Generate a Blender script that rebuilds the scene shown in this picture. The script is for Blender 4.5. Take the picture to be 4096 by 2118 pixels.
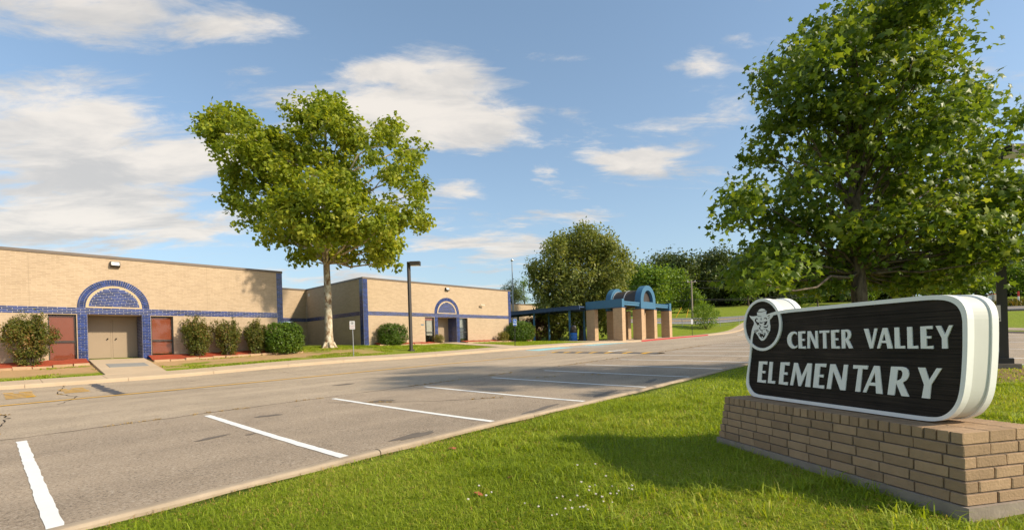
import bpy, bmesh, math, random
import numpy as np
from mathutils import Vector, Matrix
from mathutils.geometry import tessellate_polygon
R = math.radians
for o in list(bpy.data.objects): bpy.data.objects.remove(o)
SC = bpy.context.scene
COL = SC.collection
random.seed(7); RNG = np.random.default_rng(7)

# ---------------------------------------------------------------- camera
# world: +X runs along the school front (away to the right), +Y from the lawn towards the school, eye at z = 0
AZ = R(42.5); CA, SA = math.cos(AZ), math.sin(AZ)
cam = bpy.data.cameras.new('Camera'); cam.lens = 17; cam.sensor_width = 36; cam.shift_y = 0.0776
cam.clip_start = 0.05; cam.clip_end = 3000
co = bpy.data.objects.new('Camera', cam); COL.objects.link(co)
fwv = Vector((CA, SA, 0)); rtv = Vector((SA, -CA, 0)); upv = Vector((0, 0, 1))
Mc = Matrix((rtv, upv, -fwv)).transposed().to_4x4()
co.matrix_world = Mc @ Matrix.Rotation(R(-1.72), 4, 'Z')
SC.camera = co

# ---------------------------------------------------------------- world, sun, exposure
SUN = Vector((0.3665*math.cos(R(34)), -0.9304*math.cos(R(34)), math.sin(R(34)))).normalized()
SC.view_settings.view_transform = 'Standard'; SC.view_settings.look = 'None'
SC.view_settings.gamma = 1.0; SC.view_settings.use_curve_mapping = False
SC.view_settings.exposure = 1.48
SC.cycles.max_bounces = 8; SC.cycles.transparent_max_bounces = 16
sl = bpy.data.lights.new('Sun', 'SUN'); sl.energy = 2.0; sl.angle = R(2.5); sl.color = (1.0, 0.87, 0.66)
so = bpy.data.objects.new('Sun', sl); COL.objects.link(so)
so.rotation_euler = SUN.to_track_quat('Z', 'Y').to_euler()

class NG:
    """small helper around a node tree"""
    def __init__(s, nt): s.nt = nt; s.n = nt.nodes; s.l = nt.links
    def put(s, sock, v):
        if v is None: return
        if isinstance(v, bpy.types.NodeSocket): s.l.new(v, sock)
        else: sock.default_value = v
    def node(s, t, **k):
        n = s.n.new(t)
        for a, b in k.items(): setattr(n, a, b)
        return n
    def m(s, op, a, b=None, c=None, clamp=False):
        n = s.node('ShaderNodeMath', operation=op, use_clamp=clamp)
        s.put(n.inputs[0], a); s.put(n.inputs[1], b)
        if c is not None: s.put(n.inputs[2], c)
        return n.outputs[0]
    def vm(s, op, a, b=None):
        n = s.node('ShaderNodeVectorMath', operation=op); s.put(n.inputs[0], a)
        if b is not None: s.put(n.inputs[1], b)
        return n.outputs[0]
    def noise(s, vec, scale, detail=4, rough=0.55, dist=0.0):
        n = s.node('ShaderNodeTexNoise'); s.put(n.inputs['Vector'], vec)
        n.inputs['Scale'].default_value = scale; n.inputs['Detail'].default_value = detail
        n.inputs['Roughness'].default_value = rough; n.inputs['Distortion'].default_value = dist
        return n.outputs['Fac']
    def ramp(s, fac, stops, interp='LINEAR'):
        n = s.node('ShaderNodeValToRGB'); s.put(n.inputs[0], fac); cr = n.color_ramp; cr.interpolation = interp
        while len(cr.elements) < len(stops): cr.elements.new(0.5)
        for e, (p, c) in zip(cr.elements, stops):
            e.position = p; e.color = (c[0], c[1], c[2], 1) if not isinstance(c, (int, float)) else (c, c, c, 1)
        return n.outputs[0]
    def mix(s, fac, a, b, blend='MIX'):
        n = s.node('ShaderNodeMix', data_type='RGBA', blend_type=blend)
        s.put(n.inputs[0], fac)
        for i, v in ((6, a), (7, b)):
            if isinstance(v, tuple) and len(v) == 3: v = v + (1,)
            s.put(n.inputs[i], v)
        return n.outputs[2]
    def ss(s, v, lo, hi):
        n = s.node('ShaderNodeMapRange', interpolation_type='SMOOTHSTEP'); s.put(n.inputs[0], v)
        n.inputs[1].default_value = lo; n.inputs[2].default_value = hi
        return n.outputs[0]
    def sep(s, v):
        n = s.node('ShaderNodeSeparateXYZ'); s.put(n.inputs[0], v); return n.outputs
    def comb(s, x, y, z=0.0):
        n = s.node('ShaderNodeCombineXYZ'); s.put(n.inputs[0], x); s.put(n.inputs[1], y); s.put(n.inputs[2], z)
        return n.outputs[0]
    def bump(s, h, strength=0.3, dist=0.01):
        n = s.node('ShaderNodeBump'); s.put(n.inputs['Height'], h)
        n.inputs['Strength'].default_value = strength; n.inputs['Distance'].default_value = dist
        return n.outputs[0]

W = bpy.data.worlds.new('World'); SC.world = W; W.use_nodes = True
g = NG(W.node_tree); g.n.clear()
out = g.node('ShaderNodeOutputWorld'); bg = g.node('ShaderNodeBackground'); bg.inputs[1].default_value = 0.15
sky = g.node('ShaderNodeTexSky', sky_type='NISHITA'); sky.sun_disc = False
sky.sun_elevation = R(34); sky.sun_rotation = math.atan2(SUN.x, SUN.y)
sky.air_density = 1.0; sky.dust_density = 0.9; sky.ozone_density = 2.6
tc = g.node('ShaderNodeTexCoord').outputs['Generated']
dx, dy, dz = g.sep(tc)
zz = g.m('MAXIMUM', dz, 0.0)
pz = g.m('ADD', zz, 0.16)
# cloud layer seen in perspective; drawn out along the wind
px_, py_ = g.m('DIVIDE', dx, pz), g.m('DIVIDE', dy, pz)
wu = g.m('ADD', g.m('MULTIPLY', px_, 0.72), g.m('MULTIPLY', py_, -0.69))
wv = g.m('ADD', g.m('MULTIPLY', px_, 0.69), g.m('MULTIPLY', py_, 0.72))
pv = g.comb(g.m('MULTIPLY', wu, 0.48), wv, 3.3)
n1 = g.noise(pv, 2.3, 10, 0.60, 0.35)
n2 = g.noise(pv, 7.5, 8, 0.66, 0.5)
az = g.m('ARCTAN2', dy, dx); el = g.m('ARCSINE', dz)
# banks of cloud (azimuth, elevation, half widths, tilt): the rest of the sky carries the same broken cover
BANKS = [(1.470,0.495,0.19,0.035,-0.29,1.0),(1.270,0.532,0.12,0.026,-0.21,0.85),(1.225,0.475,0.10,0.018,-0.35,0.6),
 (1.50,0.348,0.17,0.050,-0.24,0.88),(1.40,0.290,0.20,0.075,-0.16,0.95),(1.50,0.203,0.14,0.024,-0.13,0.9),(1.70,0.30,0.16,0.09,0,0.6),
 (0.900,0.500,0.20,0.040,-0.01,1.0),(0.900,0.440,0.22,0.055,0.0,1.2),(0.660,0.533,0.14,0.014,0.1,0.75),(1.086,0.515,0.035,0.010,-0.12,0.7),
 (0.664,0.345,0.045,0.015,0.06,0.8),(0.500,0.345,0.095,0.017,0.12,0.85),(0.345,0.482,0.055,0.020,0.25,0.75),(0.281,0.500,0.045,0.013,0.3,0.6),
 (0.800,0.205,0.15,0.014,0.03,0.85),(0.594,0.251,0.10,0.011,0.08,0.6),(1.32,0.203,0.035,0.010,-0.09,0.7),(0.600,0.435,0.045,0.028,0.09,0.6),(0.845,0.323,0.06,0.03,0,0.5)]
dens = None
for a0, e0, sa, se, k, w in BANKS:
    da = g.m('SUBTRACT', az, a0)
    ee = g.m('SUBTRACT', g.m('SUBTRACT', el, e0), g.m('MULTIPLY', da, k))
    q = g.m('ADD', g.m('POWER', g.m('DIVIDE', da, sa), 2.0), g.m('POWER', g.m('DIVIDE', ee, se*1.15), 2.0))
    b = g.m('MULTIPLY', g.m('EXPONENT', g.m('MULTIPLY', q, -0.8)), w)
    dens = b if dens is None else g.m('MAXIMUM', dens, b)
inview = g.m('EXPONENT', g.m('MULTIPLY', g.m('POWER', g.m('DIVIDE', g.m('SUBTRACT', az, 0.75), 0.9), 4.0), -1.0))
base = g.m('SUBTRACT', 0.44, g.m('MULTIPLY', inview, 0.17))
h = g.m('ADD', g.m('MULTIPLY', dens, 0.70), base)
h = g.m('ADD', h, g.m('MULTIPLY', g.m('SUBTRACT', n1, 0.5), 2.2))
h = g.m('ADD', h, g.m('MULTIPLY', g.m('SUBTRACT', n2, 0.5), 1.05))
cf = g.ss(h, 0.40, 0.82)
cf = g.m('MULTIPLY', cf, g.ss(dz, 0.015, 0.10))
cf = g.m('MULTIPLY', cf, 0.90)
shade = g.ss(g.noise(pv, 4.2, 6, 0.6, 0.4), 0.36, 0.66)
ccol = g.mix(shade, (2.30, 2.12, 1.90), (1.55, 1.50, 1.44))
hz = g.m('EXPONENT', g.m('MULTIPLY', zz, -5.0))
skc = g.mix(0.60, sky.outputs[0], (0.25, 0.37, 0.39))
skc = g.mix(g.m('MULTIPLY', hz, 0.85), skc, (1.25, 1.58, 1.66))
colr = g.mix(cf, skc, ccol)
g.l.new(colr, bg.inputs[0]); g.l.new(bg.outputs[0], out.inputs[0])

# ---------------------------------------------------------------- helpers
WL = {}
def wloc(o): return WL.get(o.name, Vector((0, 0, 0)))
def reg(o, name, parent=None, loc=None):
    COL.objects.link(o)
    if parent is not None: o.parent = parent
    WL[o.name] = Vector(loc) if loc is not None else (wloc(parent).copy() if parent is not None else Vector((0, 0, 0)))
    return o
def tag(o, label=None, cat=None, group=None, kind=None):
    if label: o['label'] = label
    if cat: o['category'] = cat
    if group: o['group'] = group
    if kind: o['kind'] = kind
    return o
def thing(name, label, cat, loc, group=None):
    o = bpy.data.objects.new(name, None); o.empty_display_size = 0.2
    reg(o, name, None, loc); o.location = loc
    return tag(o, label, cat, group)
class MB:
    """collects faces in world coordinates; build() links them as one mesh object"""
    def __init__(s): s.v = []; s.f = []; s.sm = []
    def add(s, vs, fs, smooth=False):
        b = len(s.v); s.v += [tuple(p) for p in vs]
        for f in fs: s.f.append([i+b for i in f]); s.sm.append(smooth)
        return s
    def box(s, x0, x1, y0, y1, z0, z1):
        vs = [(x, y, z) for z in (z0, z1) for y in (y0, y1) for x in (x0, x1)]
        return s.add(vs, [(0,2,3,1),(4,5,7,6),(0,1,5,4),(2,6,7,3),(0,4,6,2),(1,3,7,5)])
    def obox(s, c, ax, ay, az, hx, hy, hz):
        c, ax, ay, az = Vector(c), Vector(ax), Vector(ay), Vector(az)
        vs = [c + ax*(i*hx) + ay*(j*hy) + az*(k*hz) for k in (-1, 1) for j in (-1, 1) for i in (-1, 1)]
        return s.add(vs, [(0,2,3,1),(4,5,7,6),(0,1,5,4),(2,6,7,3),(0,4,6,2),(1,3,7,5)])
    def tube(s, pts, rad, n=8, cap=True, smooth=True):
        pts = [Vector(p) for p in pts]
        if not isinstance(rad, (list, tuple)): rad = [rad]*len(pts)
        vs = []; ref = None
        for i, p in enumerate(pts):
            d = (pts[min(i+1, len(pts)-1)] - pts[max(i-1, 0)]).normalized()
            if ref is None:
                ref = d.orthogonal().normalized()
            ref = (ref - d*ref.dot(d)).normalized(); bb = d.cross(ref)
            for k in range(n):
                a = 2*math.pi*k/n
                vs.append(p + (ref*math.cos(a) + bb*math.sin(a))*rad[i])
        fs = [(i*n+k, i*n+(k+1) % n, (i+1)*n+(k+1) % n, (i+1)*n+k) for i in range(len(pts)-1) for k in range(n)]
        s.add(vs, fs, smooth)
        if cap: s.add(vs[:n][::-1], [tuple(range(n))]); s.add(vs[-n:], [tuple(range(n))])
        return s
    def lathe(s, c, prof, n=24, smooth=True):
        vs = [(c[0]+r*math.cos(2*math.pi*k/n), c[1]+r*math.sin(2*math.pi*k/n), c[2]+z) for r, z in prof for k in range(n)]
        fs = [(i*n+k, i*n+(k+1) % n, (i+1)*n+(k+1) % n, (i+1)*n+k) for i in range(len(prof)-1) for k in range(n)]
        return s.add(vs, fs, smooth)
    def prism(s, polys, fr, depth0, depth1):
        """polys: [outer, hole, ...] of 2D points; fr(x, y, depth) -> world point"""
        flat = [p for q in polys for p in q]
        tri = tessellate_polygon([[Vector((x, y, 0)) for x, y in q] for q in polys])
        n = len(flat)
        vs = [fr(x, y, depth0) for x, y in flat] + [fr(x, y, depth1) for x, y in flat]
        fs = [tuple(t) for t in tri] + [tuple(i+n for i in reversed(t)) for t in tri]
        b = 0
        for q in polys:
            m = len(q)
            fs += [(b+i, b+(i+1) % m, n+b+(i+1) % m, n+b+i) for i in range(m)]
            b += m
        return s.add(vs, fs)
    def build(s, name, mat, parent=None, kind=None, fixn=True):
        off = wloc(parent) if parent is not None else Vector((0, 0, 0))
        me = bpy.data.meshes.new(name)
        me.from_pydata([(v[0]-off.x, v[1]-off.y, v[2]-off.z) for v in s.v], [], s.f)
        me.polygons.foreach_set('use_smooth', s.sm)
        if fixn:
            bm = bmesh.new(); bm.from_mesh(me); bmesh.ops.recalc_face_normals(bm, faces=bm.faces); bm.to_mesh(me); bm.free()
        me.materials.append(mat); me.update()
        o = bpy.data.objects.new(name, me); reg(o, name, parent)
        if kind: o['kind'] = kind
        return o
def npmesh(name, verts, loops, starts, totals, mat, parent=None, kind=None, smooth=False):
    off = wloc(parent) if parent is not None else Vector((0, 0, 0))
    me = bpy.data.meshes.new(name)
    v = np.asarray(verts, np.float32) - np.array(off[:], np.float32)
    me.vertices.add(len(v)); me.vertices.foreach_set('co', v.ravel())
    me.loops.add(len(loops)); me.loops.foreach_set('vertex_index', np.asarray(loops, np.int32))
    me.polygons.add(len(starts)); me.polygons.foreach_set('loop_start', np.asarray(starts, np.int32))
    if smooth: me.polygons.foreach_set('use_smooth', np.ones(len(starts), bool))
    me.update(calc_edges=True); me.validate()
    me.materials.append(mat)
    o = bpy.data.objects.new(name, me); reg(o, name, parent)
    if kind: o['kind'] = kind
    return o
def inst(src_mesh, name, parent, pos, rotz=0.0, scale=(1, 1, 1), mat3=None):
    o = bpy.data.objects.new(name, src_mesh); COL.objects.link(o); o.parent = parent
    p = Vector(pos) - wloc(parent)
    if mat3 is not None:
        o.matrix_local = Matrix.Translation(p) @ mat3.to_4x4() @ Matrix.Diagonal((*scale, 1))
    else:
        o.location = p; o.rotation_euler = (0, 0, rotz); o.scale = scale
    return o
def copy_tree(o, loc, scale=None, rotz=0.0):
    c = o.copy(); COL.objects.link(c); c.location = loc; c.rotation_euler = (0, 0, rotz)
    if scale: c.scale = scale
    for ch in o.children:
        d = ch.copy(); COL.objects.link(d); d.parent = c
    return c

# ---------------------------------------------------------------- terrain
def rt2uv(r, t): return (SA*r + CA*t, -CA*r + SA*t)
ZN=[(-15,-1.80),(0,-1.39),(8,-1.17),(16,-.94),(20.6,-.76),(25.6,-.55),(32,-.33),(46,.02),(63,.55),(77,1.25)]
ZF=[(-15,-1.34),(0,-1.0),(8,-.825),(16,-.645),(22,-.515),(26.5,-.41),(32,-.27),(46,-.08),(63,.40),(77,1.16)]
CP=[(u,5.5,z) for u,z in ZN]+[(u,23.5,z) for u,z in ZF]
CP+=[(u,14.5,(a+b)/2) for (u,a),(u2,b) in zip(ZN,ZF) if u==u2]
CP+=[(4.2,0,-1.21),(0,0,-1.40),(-6,-4,-1.55),(18,-1,-1.06),(10,-8,-1.15),(-15,-15,-1.6),(30,-5,-.85),(40,-12,-.75),(25,-20,-.9)]
CP+=[(0,25,-.91),(5.3,25,-.82),(16.6,25,-.51),(25.6,25,-.28),(36,25,-.12),(-12,25,-1.2),
     (4,29.2,-.32),(-10,29.2,-.6),(12,29.2,-.12),(15.5,29.5,.02),(19,31.5,.14),(30,31.5,.20),(36,32.5,.22),(19,41,.33),
     (42,30,.06),(42,35,.17),(42,40,.3),(42,50,.8),(47,25,.0),(54,25,.17),(50,34,.14),(56,30,.35),(64,30,.75),(40,60,1.4),(20,55,.9),(0,50,.2)]
for r_,t_,z_ in [(0,84,3.3),(30,84,3.4),(60,84,3.7),(100,84,3.9),(-50,84,2.3),(0,115,7.0),(35,115,7.2),(70,115,7.4),(110,115,7.6),(-50,115,5),
              (0,150,10),(50,150,11),(120,150,11),(-60,150,8),(0,190,15),(60,190,16),(140,190,16),(-60,190,12),(45,44,-.33),(52,52,.2),(60,60,1.0),(70,70,2.2),(30,60,.55),(40,70,1.9),(15,70,1.9),(90,60,.9),(80,40,-.6),(60,30,-.8)]:
    u_,v_=rt2uv(r_,t_); CP.append((u_,v_,z_))
CP=np.array(CP,float)
def _k(r2): return 0.5*r2*np.log(r2+1e-9)
_n=len(CP); _P=CP[:,:2]/50.0
_M=np.zeros((_n+3,_n+3)); _M[:_n,:_n]=_k(((_P[:,None]-_P[None])**2).sum(-1))+np.eye(_n)*2e-4
_M[:_n,_n]=1; _M[:_n,_n+1:]=_P; _M[_n,:_n]=1; _M[_n+1:,:_n]=_P.T
_W=np.linalg.solve(_M,np.concatenate([CP[:,2],[0,0,0]]))
def T(u,v):
    u=np.asarray(u,float); v=np.asarray(v,float); sh=u.shape; q=np.stack([u.ravel(),v.ravel()],-1)/50.0
    outz=np.empty(len(q))
    for i in range(0,len(q),20000):
        c=q[i:i+20000]; d2=((c[:,None]-_P[None])**2).sum(-1)
        outz[i:i+20000]=_k(d2)@_W[:_n]+_W[_n]+c@_W[_n+1:]
    return np.clip(outz,-3,18).reshape(sh)
def Tz(u,v): return float(T(np.array([u]),np.array([v]))[0])
LAWN=0.105
def drape(name, u0,u1,v0,v1, top, mat, parent=None, du=1.0, dv=1.0, skirt=None, kind=None, jit=0.0):
    nu=max(1,int(math.ceil((u1-u0)/du))); nv=max(1,int(math.ceil((v1-v0)/dv)))
    U=np.linspace(u0,u1,nu+1); V=np.linspace(v0,v1,nv+1)
    UU,VV=np.meshgrid(U,V,indexing='ij'); ZZ=T(UU,VV)+top
    if jit:
        e=RNG.normal(0,jit,UU.shape); VV=VV.copy(); UU=UU+0*e
        if nv==1 or (v1-v0)<(u1-u0): VV[:,0]+=e[:,0]; VV[:,-1]+=e[:,-1]
        else: UU[0,:]+=e[0,:]; UU[-1,:]+=e[-1,:]
    vs=np.stack([UU,VV,ZZ],-1).reshape(-1,3).tolist(); w=nv+1
    fs=[(i*w+j,(i+1)*w+j,(i+1)*w+j+1,i*w+j+1) for i in range(nu) for j in range(nv)]
    mb=MB(); mb.add(vs,fs)
    if skirt is not None:
        ring=[i*w for i in range(nu+1)]+[nu*w+j for j in range(1,nv+1)]+[i*w+nv for i in range(nu-1,-1,-1)]+[j for j in range(nv-1,0,-1)]
        b=[(vs[i][0],vs[i][1],vs[i][2]-top+skirt) for i in ring]; m=len(ring)
        mb.add([vs[i] for i in ring]+b,[(i,(i+1)%m,m+(i+1)%m,m+i) for i in range(m)])
    return mb.build(name,mat,parent,kind,fixn=skirt is not None)

# ---------------------------------------------------------------- materials
def M(name, col=(.5,.5,.5), rough=0.7, metal=0.0, spec=0.4, var=0.0, vscale=8.0, bump=0.0, bscale=60.0, island=0.0, objrand=0.0):
    """plain procedural material: colour broken up by noise, optional fine relief and per-piece variation"""
    m=bpy.data.materials.new(name); m.use_nodes=True; k=NG(m.node_tree); b=k.n['Principled BSDF']
    b.inputs['Roughness'].default_value=rough; b.inputs['Metallic'].default_value=metal; b.inputs['Specular IOR Level'].default_value=spec
    c=(*col,1); cs=None
    pos=k.node('ShaderNodeTexCoord').outputs['Object'] if not objrand else k.node('ShaderNodeNewGeometry').outputs['Position']
    if var:
        f=k.noise(pos,vscale,5,0.6)
        cs=k.mix(f,tuple(x*(1-var) for x in col),tuple(min(1,x*(1+var)) for x in col))
    if island or objrand:
        rnd=k.node('ShaderNodeNewGeometry').outputs['Random Per Island'] if island else k.node('ShaderNodeObjectInfo').outputs['Random']
        amt=island or objrand
        fac=k.m('ADD',k.m('MULTIPLY',rnd,2*amt),1-amt)
        n=k.node('ShaderNodeVectorMath',operation='SCALE'); k.put(n.inputs[0],cs if cs is not None else col); k.put(n.inputs['Scale'],fac); cs=n.outputs[0]
    if cs is not None: k.l.new(cs,b.inputs['Base Color'])
    else: b.inputs['Base Color'].default_value=c
    if bump:
        k.l.new(k.bump(k.noise(pos,bscale,4,0.6),bump,0.01),b.inputs['Normal'])
    return m
def brick_mat(name, c1, c2, mortar, bw, bh, ms, stain=0.12, bump=0.35):
    m=bpy.data.materials.new(name); m.use_nodes=True; k=NG(m.node_tree); b=k.n['Principled BSDF']
    P=k.node('ShaderNodeNewGeometry').outputs['Position']; x,y,z=k.sep(P)
    vec=k.comb(k.m('ADD',x,y),z)
    t=k.node('ShaderNodeTexBrick'); k.put(t.inputs['Vector'],vec); t.offset=0.5
    for n_,v_ in (('Scale',1.0),('Mortar Size',ms),('Mortar Smooth',0.15),('Brick Width',bw),('Row Height',bh),('Bias',0.0)): t.inputs[n_].default_value=v_
    t.inputs['Color1'].default_value=(*c1,1); t.inputs['Color2'].default_value=(*c2,1); t.inputs['Mortar'].default_value=(*mortar,1)
    f=k.noise(P,0.55,5,0.65); f2=k.noise(vec,9,3,0.5)
    st=k.m('ADD',k.m('MULTIPLY',k.m('ADD',f,f2),stain),1-stain)
    n=k.node('ShaderNodeVectorMath',operation='SCALE'); k.put(n.inputs[0],t.outputs['Color']); k.put(n.inputs['Scale'],st)
    k.l.new(n.outputs[0],b.inputs['Base Color']); b.inputs['Roughness'].default_value=0.85; b.inputs['Specular IOR Level'].default_value=0.2
    hgt=k.m('ADD',k.m('MULTIPLY',t.outputs['Fac'],-1.0),k.m('MULTIPLY',k.noise(P,40,3),0.35))
    k.l.new(k.bump(hgt,bump,0.006),b.inputs['Normal'])
    return m
def leaf_mat(name, cols, transl=0.35, rough=0.5):
    m=bpy.data.materials.new(name); m.use_nodes=True; k=NG(m.node_tree); b=k.n['Principled BSDF']
    gm=k.node('ShaderNodeNewGeometry'); rnd=gm.outputs['Random Per Island']
    big=k.noise(gm.outputs['Position'],0.6,2,0.5)
    f=k.m('ADD',k.m('MULTIPLY',rnd,0.7),k.m('MULTIPLY',k.m('SUBTRACT',big,0.35),0.9),clamp=True)
    c=k.ramp(f,[(i/(len(cols)-1),q) for i,q in enumerate(cols)])
    k.l.new(c,b.inputs['Base Color']); b.inputs['Roughness'].default_value=rough; b.inputs['Specular IOR Level'].default_value=0.35
    tr=k.node('ShaderNodeBsdfTranslucent')
    tcn=k.mix(1.0,c,(1.25,1.15,0.55),'MULTIPLY'); k.l.new(tcn,tr.inputs[0])
    mx=k.node('ShaderNodeMixShader'); mx.inputs[0].default_value=transl
    k.l.new(b.outputs[0],mx.inputs[1]); k.l.new(tr.outputs[0],mx.inputs[2])
    k.l.new(mx.outputs[0],k.n['Material Output'].inputs[0])
    return m
def glass_mat(name, tint=(.90,.92,.92)):
    m=bpy.data.materials.new(name); m.use_nodes=True; k=NG(m.node_tree); k.n.remove(k.n['Principled BSDF'])
    tr=k.node('ShaderNodeBsdfTransparent'); tr.inputs[0].default_value=(*tint,1)
    gl=k.node('ShaderNodeBsdfGlossy'); gl.inputs['Roughness'].default_value=0.02
    lw=k.node('ShaderNodeFresnel'); lw.inputs[0].default_value=1.5
    mx=k.node('ShaderNodeMixShader'); k.l.new(lw.outputs[0],mx.inputs[0]); k.l.new(tr.outputs[0],mx.inputs[1]); k.l.new(gl.outputs[0],mx.inputs[2])
    k.l.new(mx.outputs[0],k.n['Material Output'].inputs[0]); return m

TAN=brick_mat('tan_brick',(.500,.375,.252),(.425,.314,.207),(.525,.402,.285),0.31,0.0737,0.010,0.27)
COLB=brick_mat('column_brick',(.47,.30,.165),(.37,.225,.12),(.60,.46,.31),0.305,0.090,0.013,0.1,0.4)
BLUE=M('blue_glazed_brick',(.017,.036,.16),0.16,0,0.6,0.25,3.0,objrand=0.45)
BLUEJ=M('blue_glazed_brick_joined',(.017,.036,.16),0.18,0,0.6,0.2,3.0,island=0.45)
MORT=M('pale_mortar',(.47,.44,.43),0.9,var=0.12,vscale=20,bump=0.2)
TRIM=M('tan_arch_trim',(.55,.41,.25),0.85,var=0.1,vscale=6,bump=0.2)
COPING=M('brown_metal_coping',(.155,.120,.095),0.45,0.3,0.5,0.08,2.0)
ROOF=M('flat_roof_membrane',(.25,.24,.22),0.9,var=0.1)
DOOR=M('tan_painted_door',(.33,.250,.170),0.5,0,0.35,0.05,2)
FRAME=M('dark_bronze_frame',(.052,.046,.042),0.45,0.2,0.5,0.1,10)
BLIND=M('red_brown_blind',(.52,.14,.075),0.8,0,0.2,0.06,3)
CURT=M('striped_curtain',(.70,.62,.50),0.9,var=0.15,vscale=12)
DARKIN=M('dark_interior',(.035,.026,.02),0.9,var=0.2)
GLASS=glass_mat('window_glass')
KNOB=M('dark_door_knob',(.03,.026,.022),0.3,0.8)
BPAINT=M('blue_painted_steel',(.050,.150,.255),0.5,0,0.4,0.07,1.5,bump=0.04)
BPAINT2=M('navy_painted_steel',(.035,.065,.14),0.5,0,0.4,0.08,1.5,bump=0.04)
SMOKE=M('smoked_vault_panel',(.060,.048,.042),0.4,0,0.4,0.1,2,bump=0.05)
ALU=M('aluminium_rib',(.62,.64,.66),0.35,0.6)
WHITEP=M('white_paint_sign',(.86,.86,.83),0.55,0,0.35,0.06,9,bump=0.06,bscale=30)
SIGNGREY=M('grey_white_core',(.60,.60,.56),0.6,0,0.3,0.06,6)
STEEL=M('galvanised_steel',(.42,.43,.44),0.4,0.7,0.5,0.1,8)
GREYP=M('grey_enamel',(.23,.23,.215),0.5,0.0,0.4,0.1,8)
BRONZEP=M('dark_bronze_pole',(.060,.052,.046),0.5,0.2,0.4,0.08,3,bump=0.03)
LENS=M('lamp_lens',(.75,.74,.68),0.25,0,0.5)
LAMPBODY=M('lamp_body',(.05,.042,.036),0.5,0.2)
RED=M('red_kerb_paint',(.44,.045,.045),0.7,0,0.3,0.25,3.0,bump=0.3,bscale=30)
CONC=M('warm_concrete',(.50,.385,.265),0.9,0,0.2,0.16,1.1,bump=0.25,bscale=45)
CONCK=M('dusty_kerb_concrete',(.40,.315,.225),0.9,0,0.2,0.4,3.0,bump=0.4,bscale=40)
CONCG=M('grey_concrete',(.31,.255,.205),0.9,0,0.2,0.4,7.0,bump=0.4,bscale=40)
STONE=M('sandstone_edging',(.46,.31,.19),0.9,0,0.2,0.25,4,bump=0.5,bscale=20)
MULCH=M('red_mulch',(.31,.062,.030),0.95,0,0.15,0.5,30,bump=0.9,bscale=40)
YEL=M('yellow_road_paint',(.88,.47,.02),0.75,0,0.3,0.10,5,bump=0.15)
WPAINT=M('white_road_paint',(.80,.79,.75),0.75,0,0.3,0.08,7,bump=0.15)
WORNP=M('worn_white_paint',(.55,.53,.48),0.85,0,0.2,0.4,9,bump=0.15)
LBLUE=M('light_blue_road_paint',(.30,.56,.58),0.8,0,0.3,0.3,3,bump=0.15)
CRACK=M('asphalt_crack',(.035,.030,.026),0.95,0,0.1,0.2)
TAR=M('tar_patch',(.075,.078,.09),0.8,0,0.3,0.3,5)
BLACKP=M('black_plastic',(.022,.021,.021),0.45,0,0.4,0.1)
BINBLUE=M('blue_barrel_paint',(.012,.115,.42),0.45,0,0.4,0.1,3)
SIGNBLUE=M('sign_blue',(.015,.16,.62),0.4,0,0.4)
SIGNRED=M('sign_red',(.60,.04,.03),0.5)
MATM=M('grey_door_mat',(.27,.265,.25),0.9,0,0.2,0.15,30,bump=0.4,bscale=120)
WOODP=M('weathered_pole_wood',(.30,.25,.20),0.9,0,0.2,0.25,6,bump=0.4,bscale=30)
WIREM=M('cable_black',(.03,.03,.03),0.6)
GUARDY=M('yellow_guard',(.75,.38,.03),0.5)
CHROME=M('brass_ball',(.55,.50,.40),0.25,0.9)
BEIGE=M('beige_cabinet',(.62,.56,.42),0.6,var=0.06)
def asphalt():
    m=bpy.data.materials.new('asphalt'); m.use_nodes=True; k=NG(m.node_tree); b=k.n['Principled BSDF']
    P=k.node('ShaderNodeNewGeometry').outputs['Position']; x,y,z=k.sep(P)
    big=k.noise(P,0.22,5,0.6); mid=k.noise(P,1.6,5,0.65); agg=k.noise(P,38,5,0.8)
    band=k.noise(k.comb(k.m('MULTIPLY',x,0.05),k.m('MULTIPLY',y,0.9),0.0),1.0,3,0.5)
    stall=k.ss(y,11.6,10.6)                                   # the stalls were resurfaced: darker than the lane
    c=k.mix(stall,(.415,.325,.228),(.335,.260,.185))
    f=k.m('ADD',k.m('ADD',k.m('MULTIPLY',big,0.75),k.m('MULTIPLY',mid,0.55)),k.m('MULTIPLY',band,0.65))
    n=k.node('ShaderNodeVectorMath',operation='SCALE'); k.put(n.inputs[0],c); k.put(n.inputs['Scale'],k.m('ADD',k.m('MULTIPLY',f,0.95),0.10))
    c=k.mix(k.m('MULTIPLY',k.ss(agg,0.53,0.62),0.75),n.outputs[0],(.50,.43,.35))
    c=k.mix(k.m('MULTIPLY',k.ss(agg,0.47,0.38),0.75),c,(.07,.058,.048))
    sand=k.m('MULTIPLY',k.ss(k.noise(P,0.9,4,0.6),0.52,0.66),k.ss(y,5.9,5.0))
    c=k.mix(k.m('MULTIPLY',sand,0.7),c,(.42,.31,.20))
    oil=k.ss(k.noise(k.comb(k.m('MULTIPLY',x,0.8),k.m('MULTIPLY',y,1.6),4.0),0.9,3,0.5),0.70,0.78)
    c=k.mix(k.m('MULTIPLY',oil,0.55),c,(.045,.042,.040))
    k.l.new(c,b.inputs['Base Color']); b.inputs['Roughness'].default_value=0.88; b.inputs['Specular IOR Level'].default_value=0.25
    k.l.new(k.bump(agg,0.55,0.008),b.inputs['Normal']); return m
ASPH=asphalt()
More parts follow.
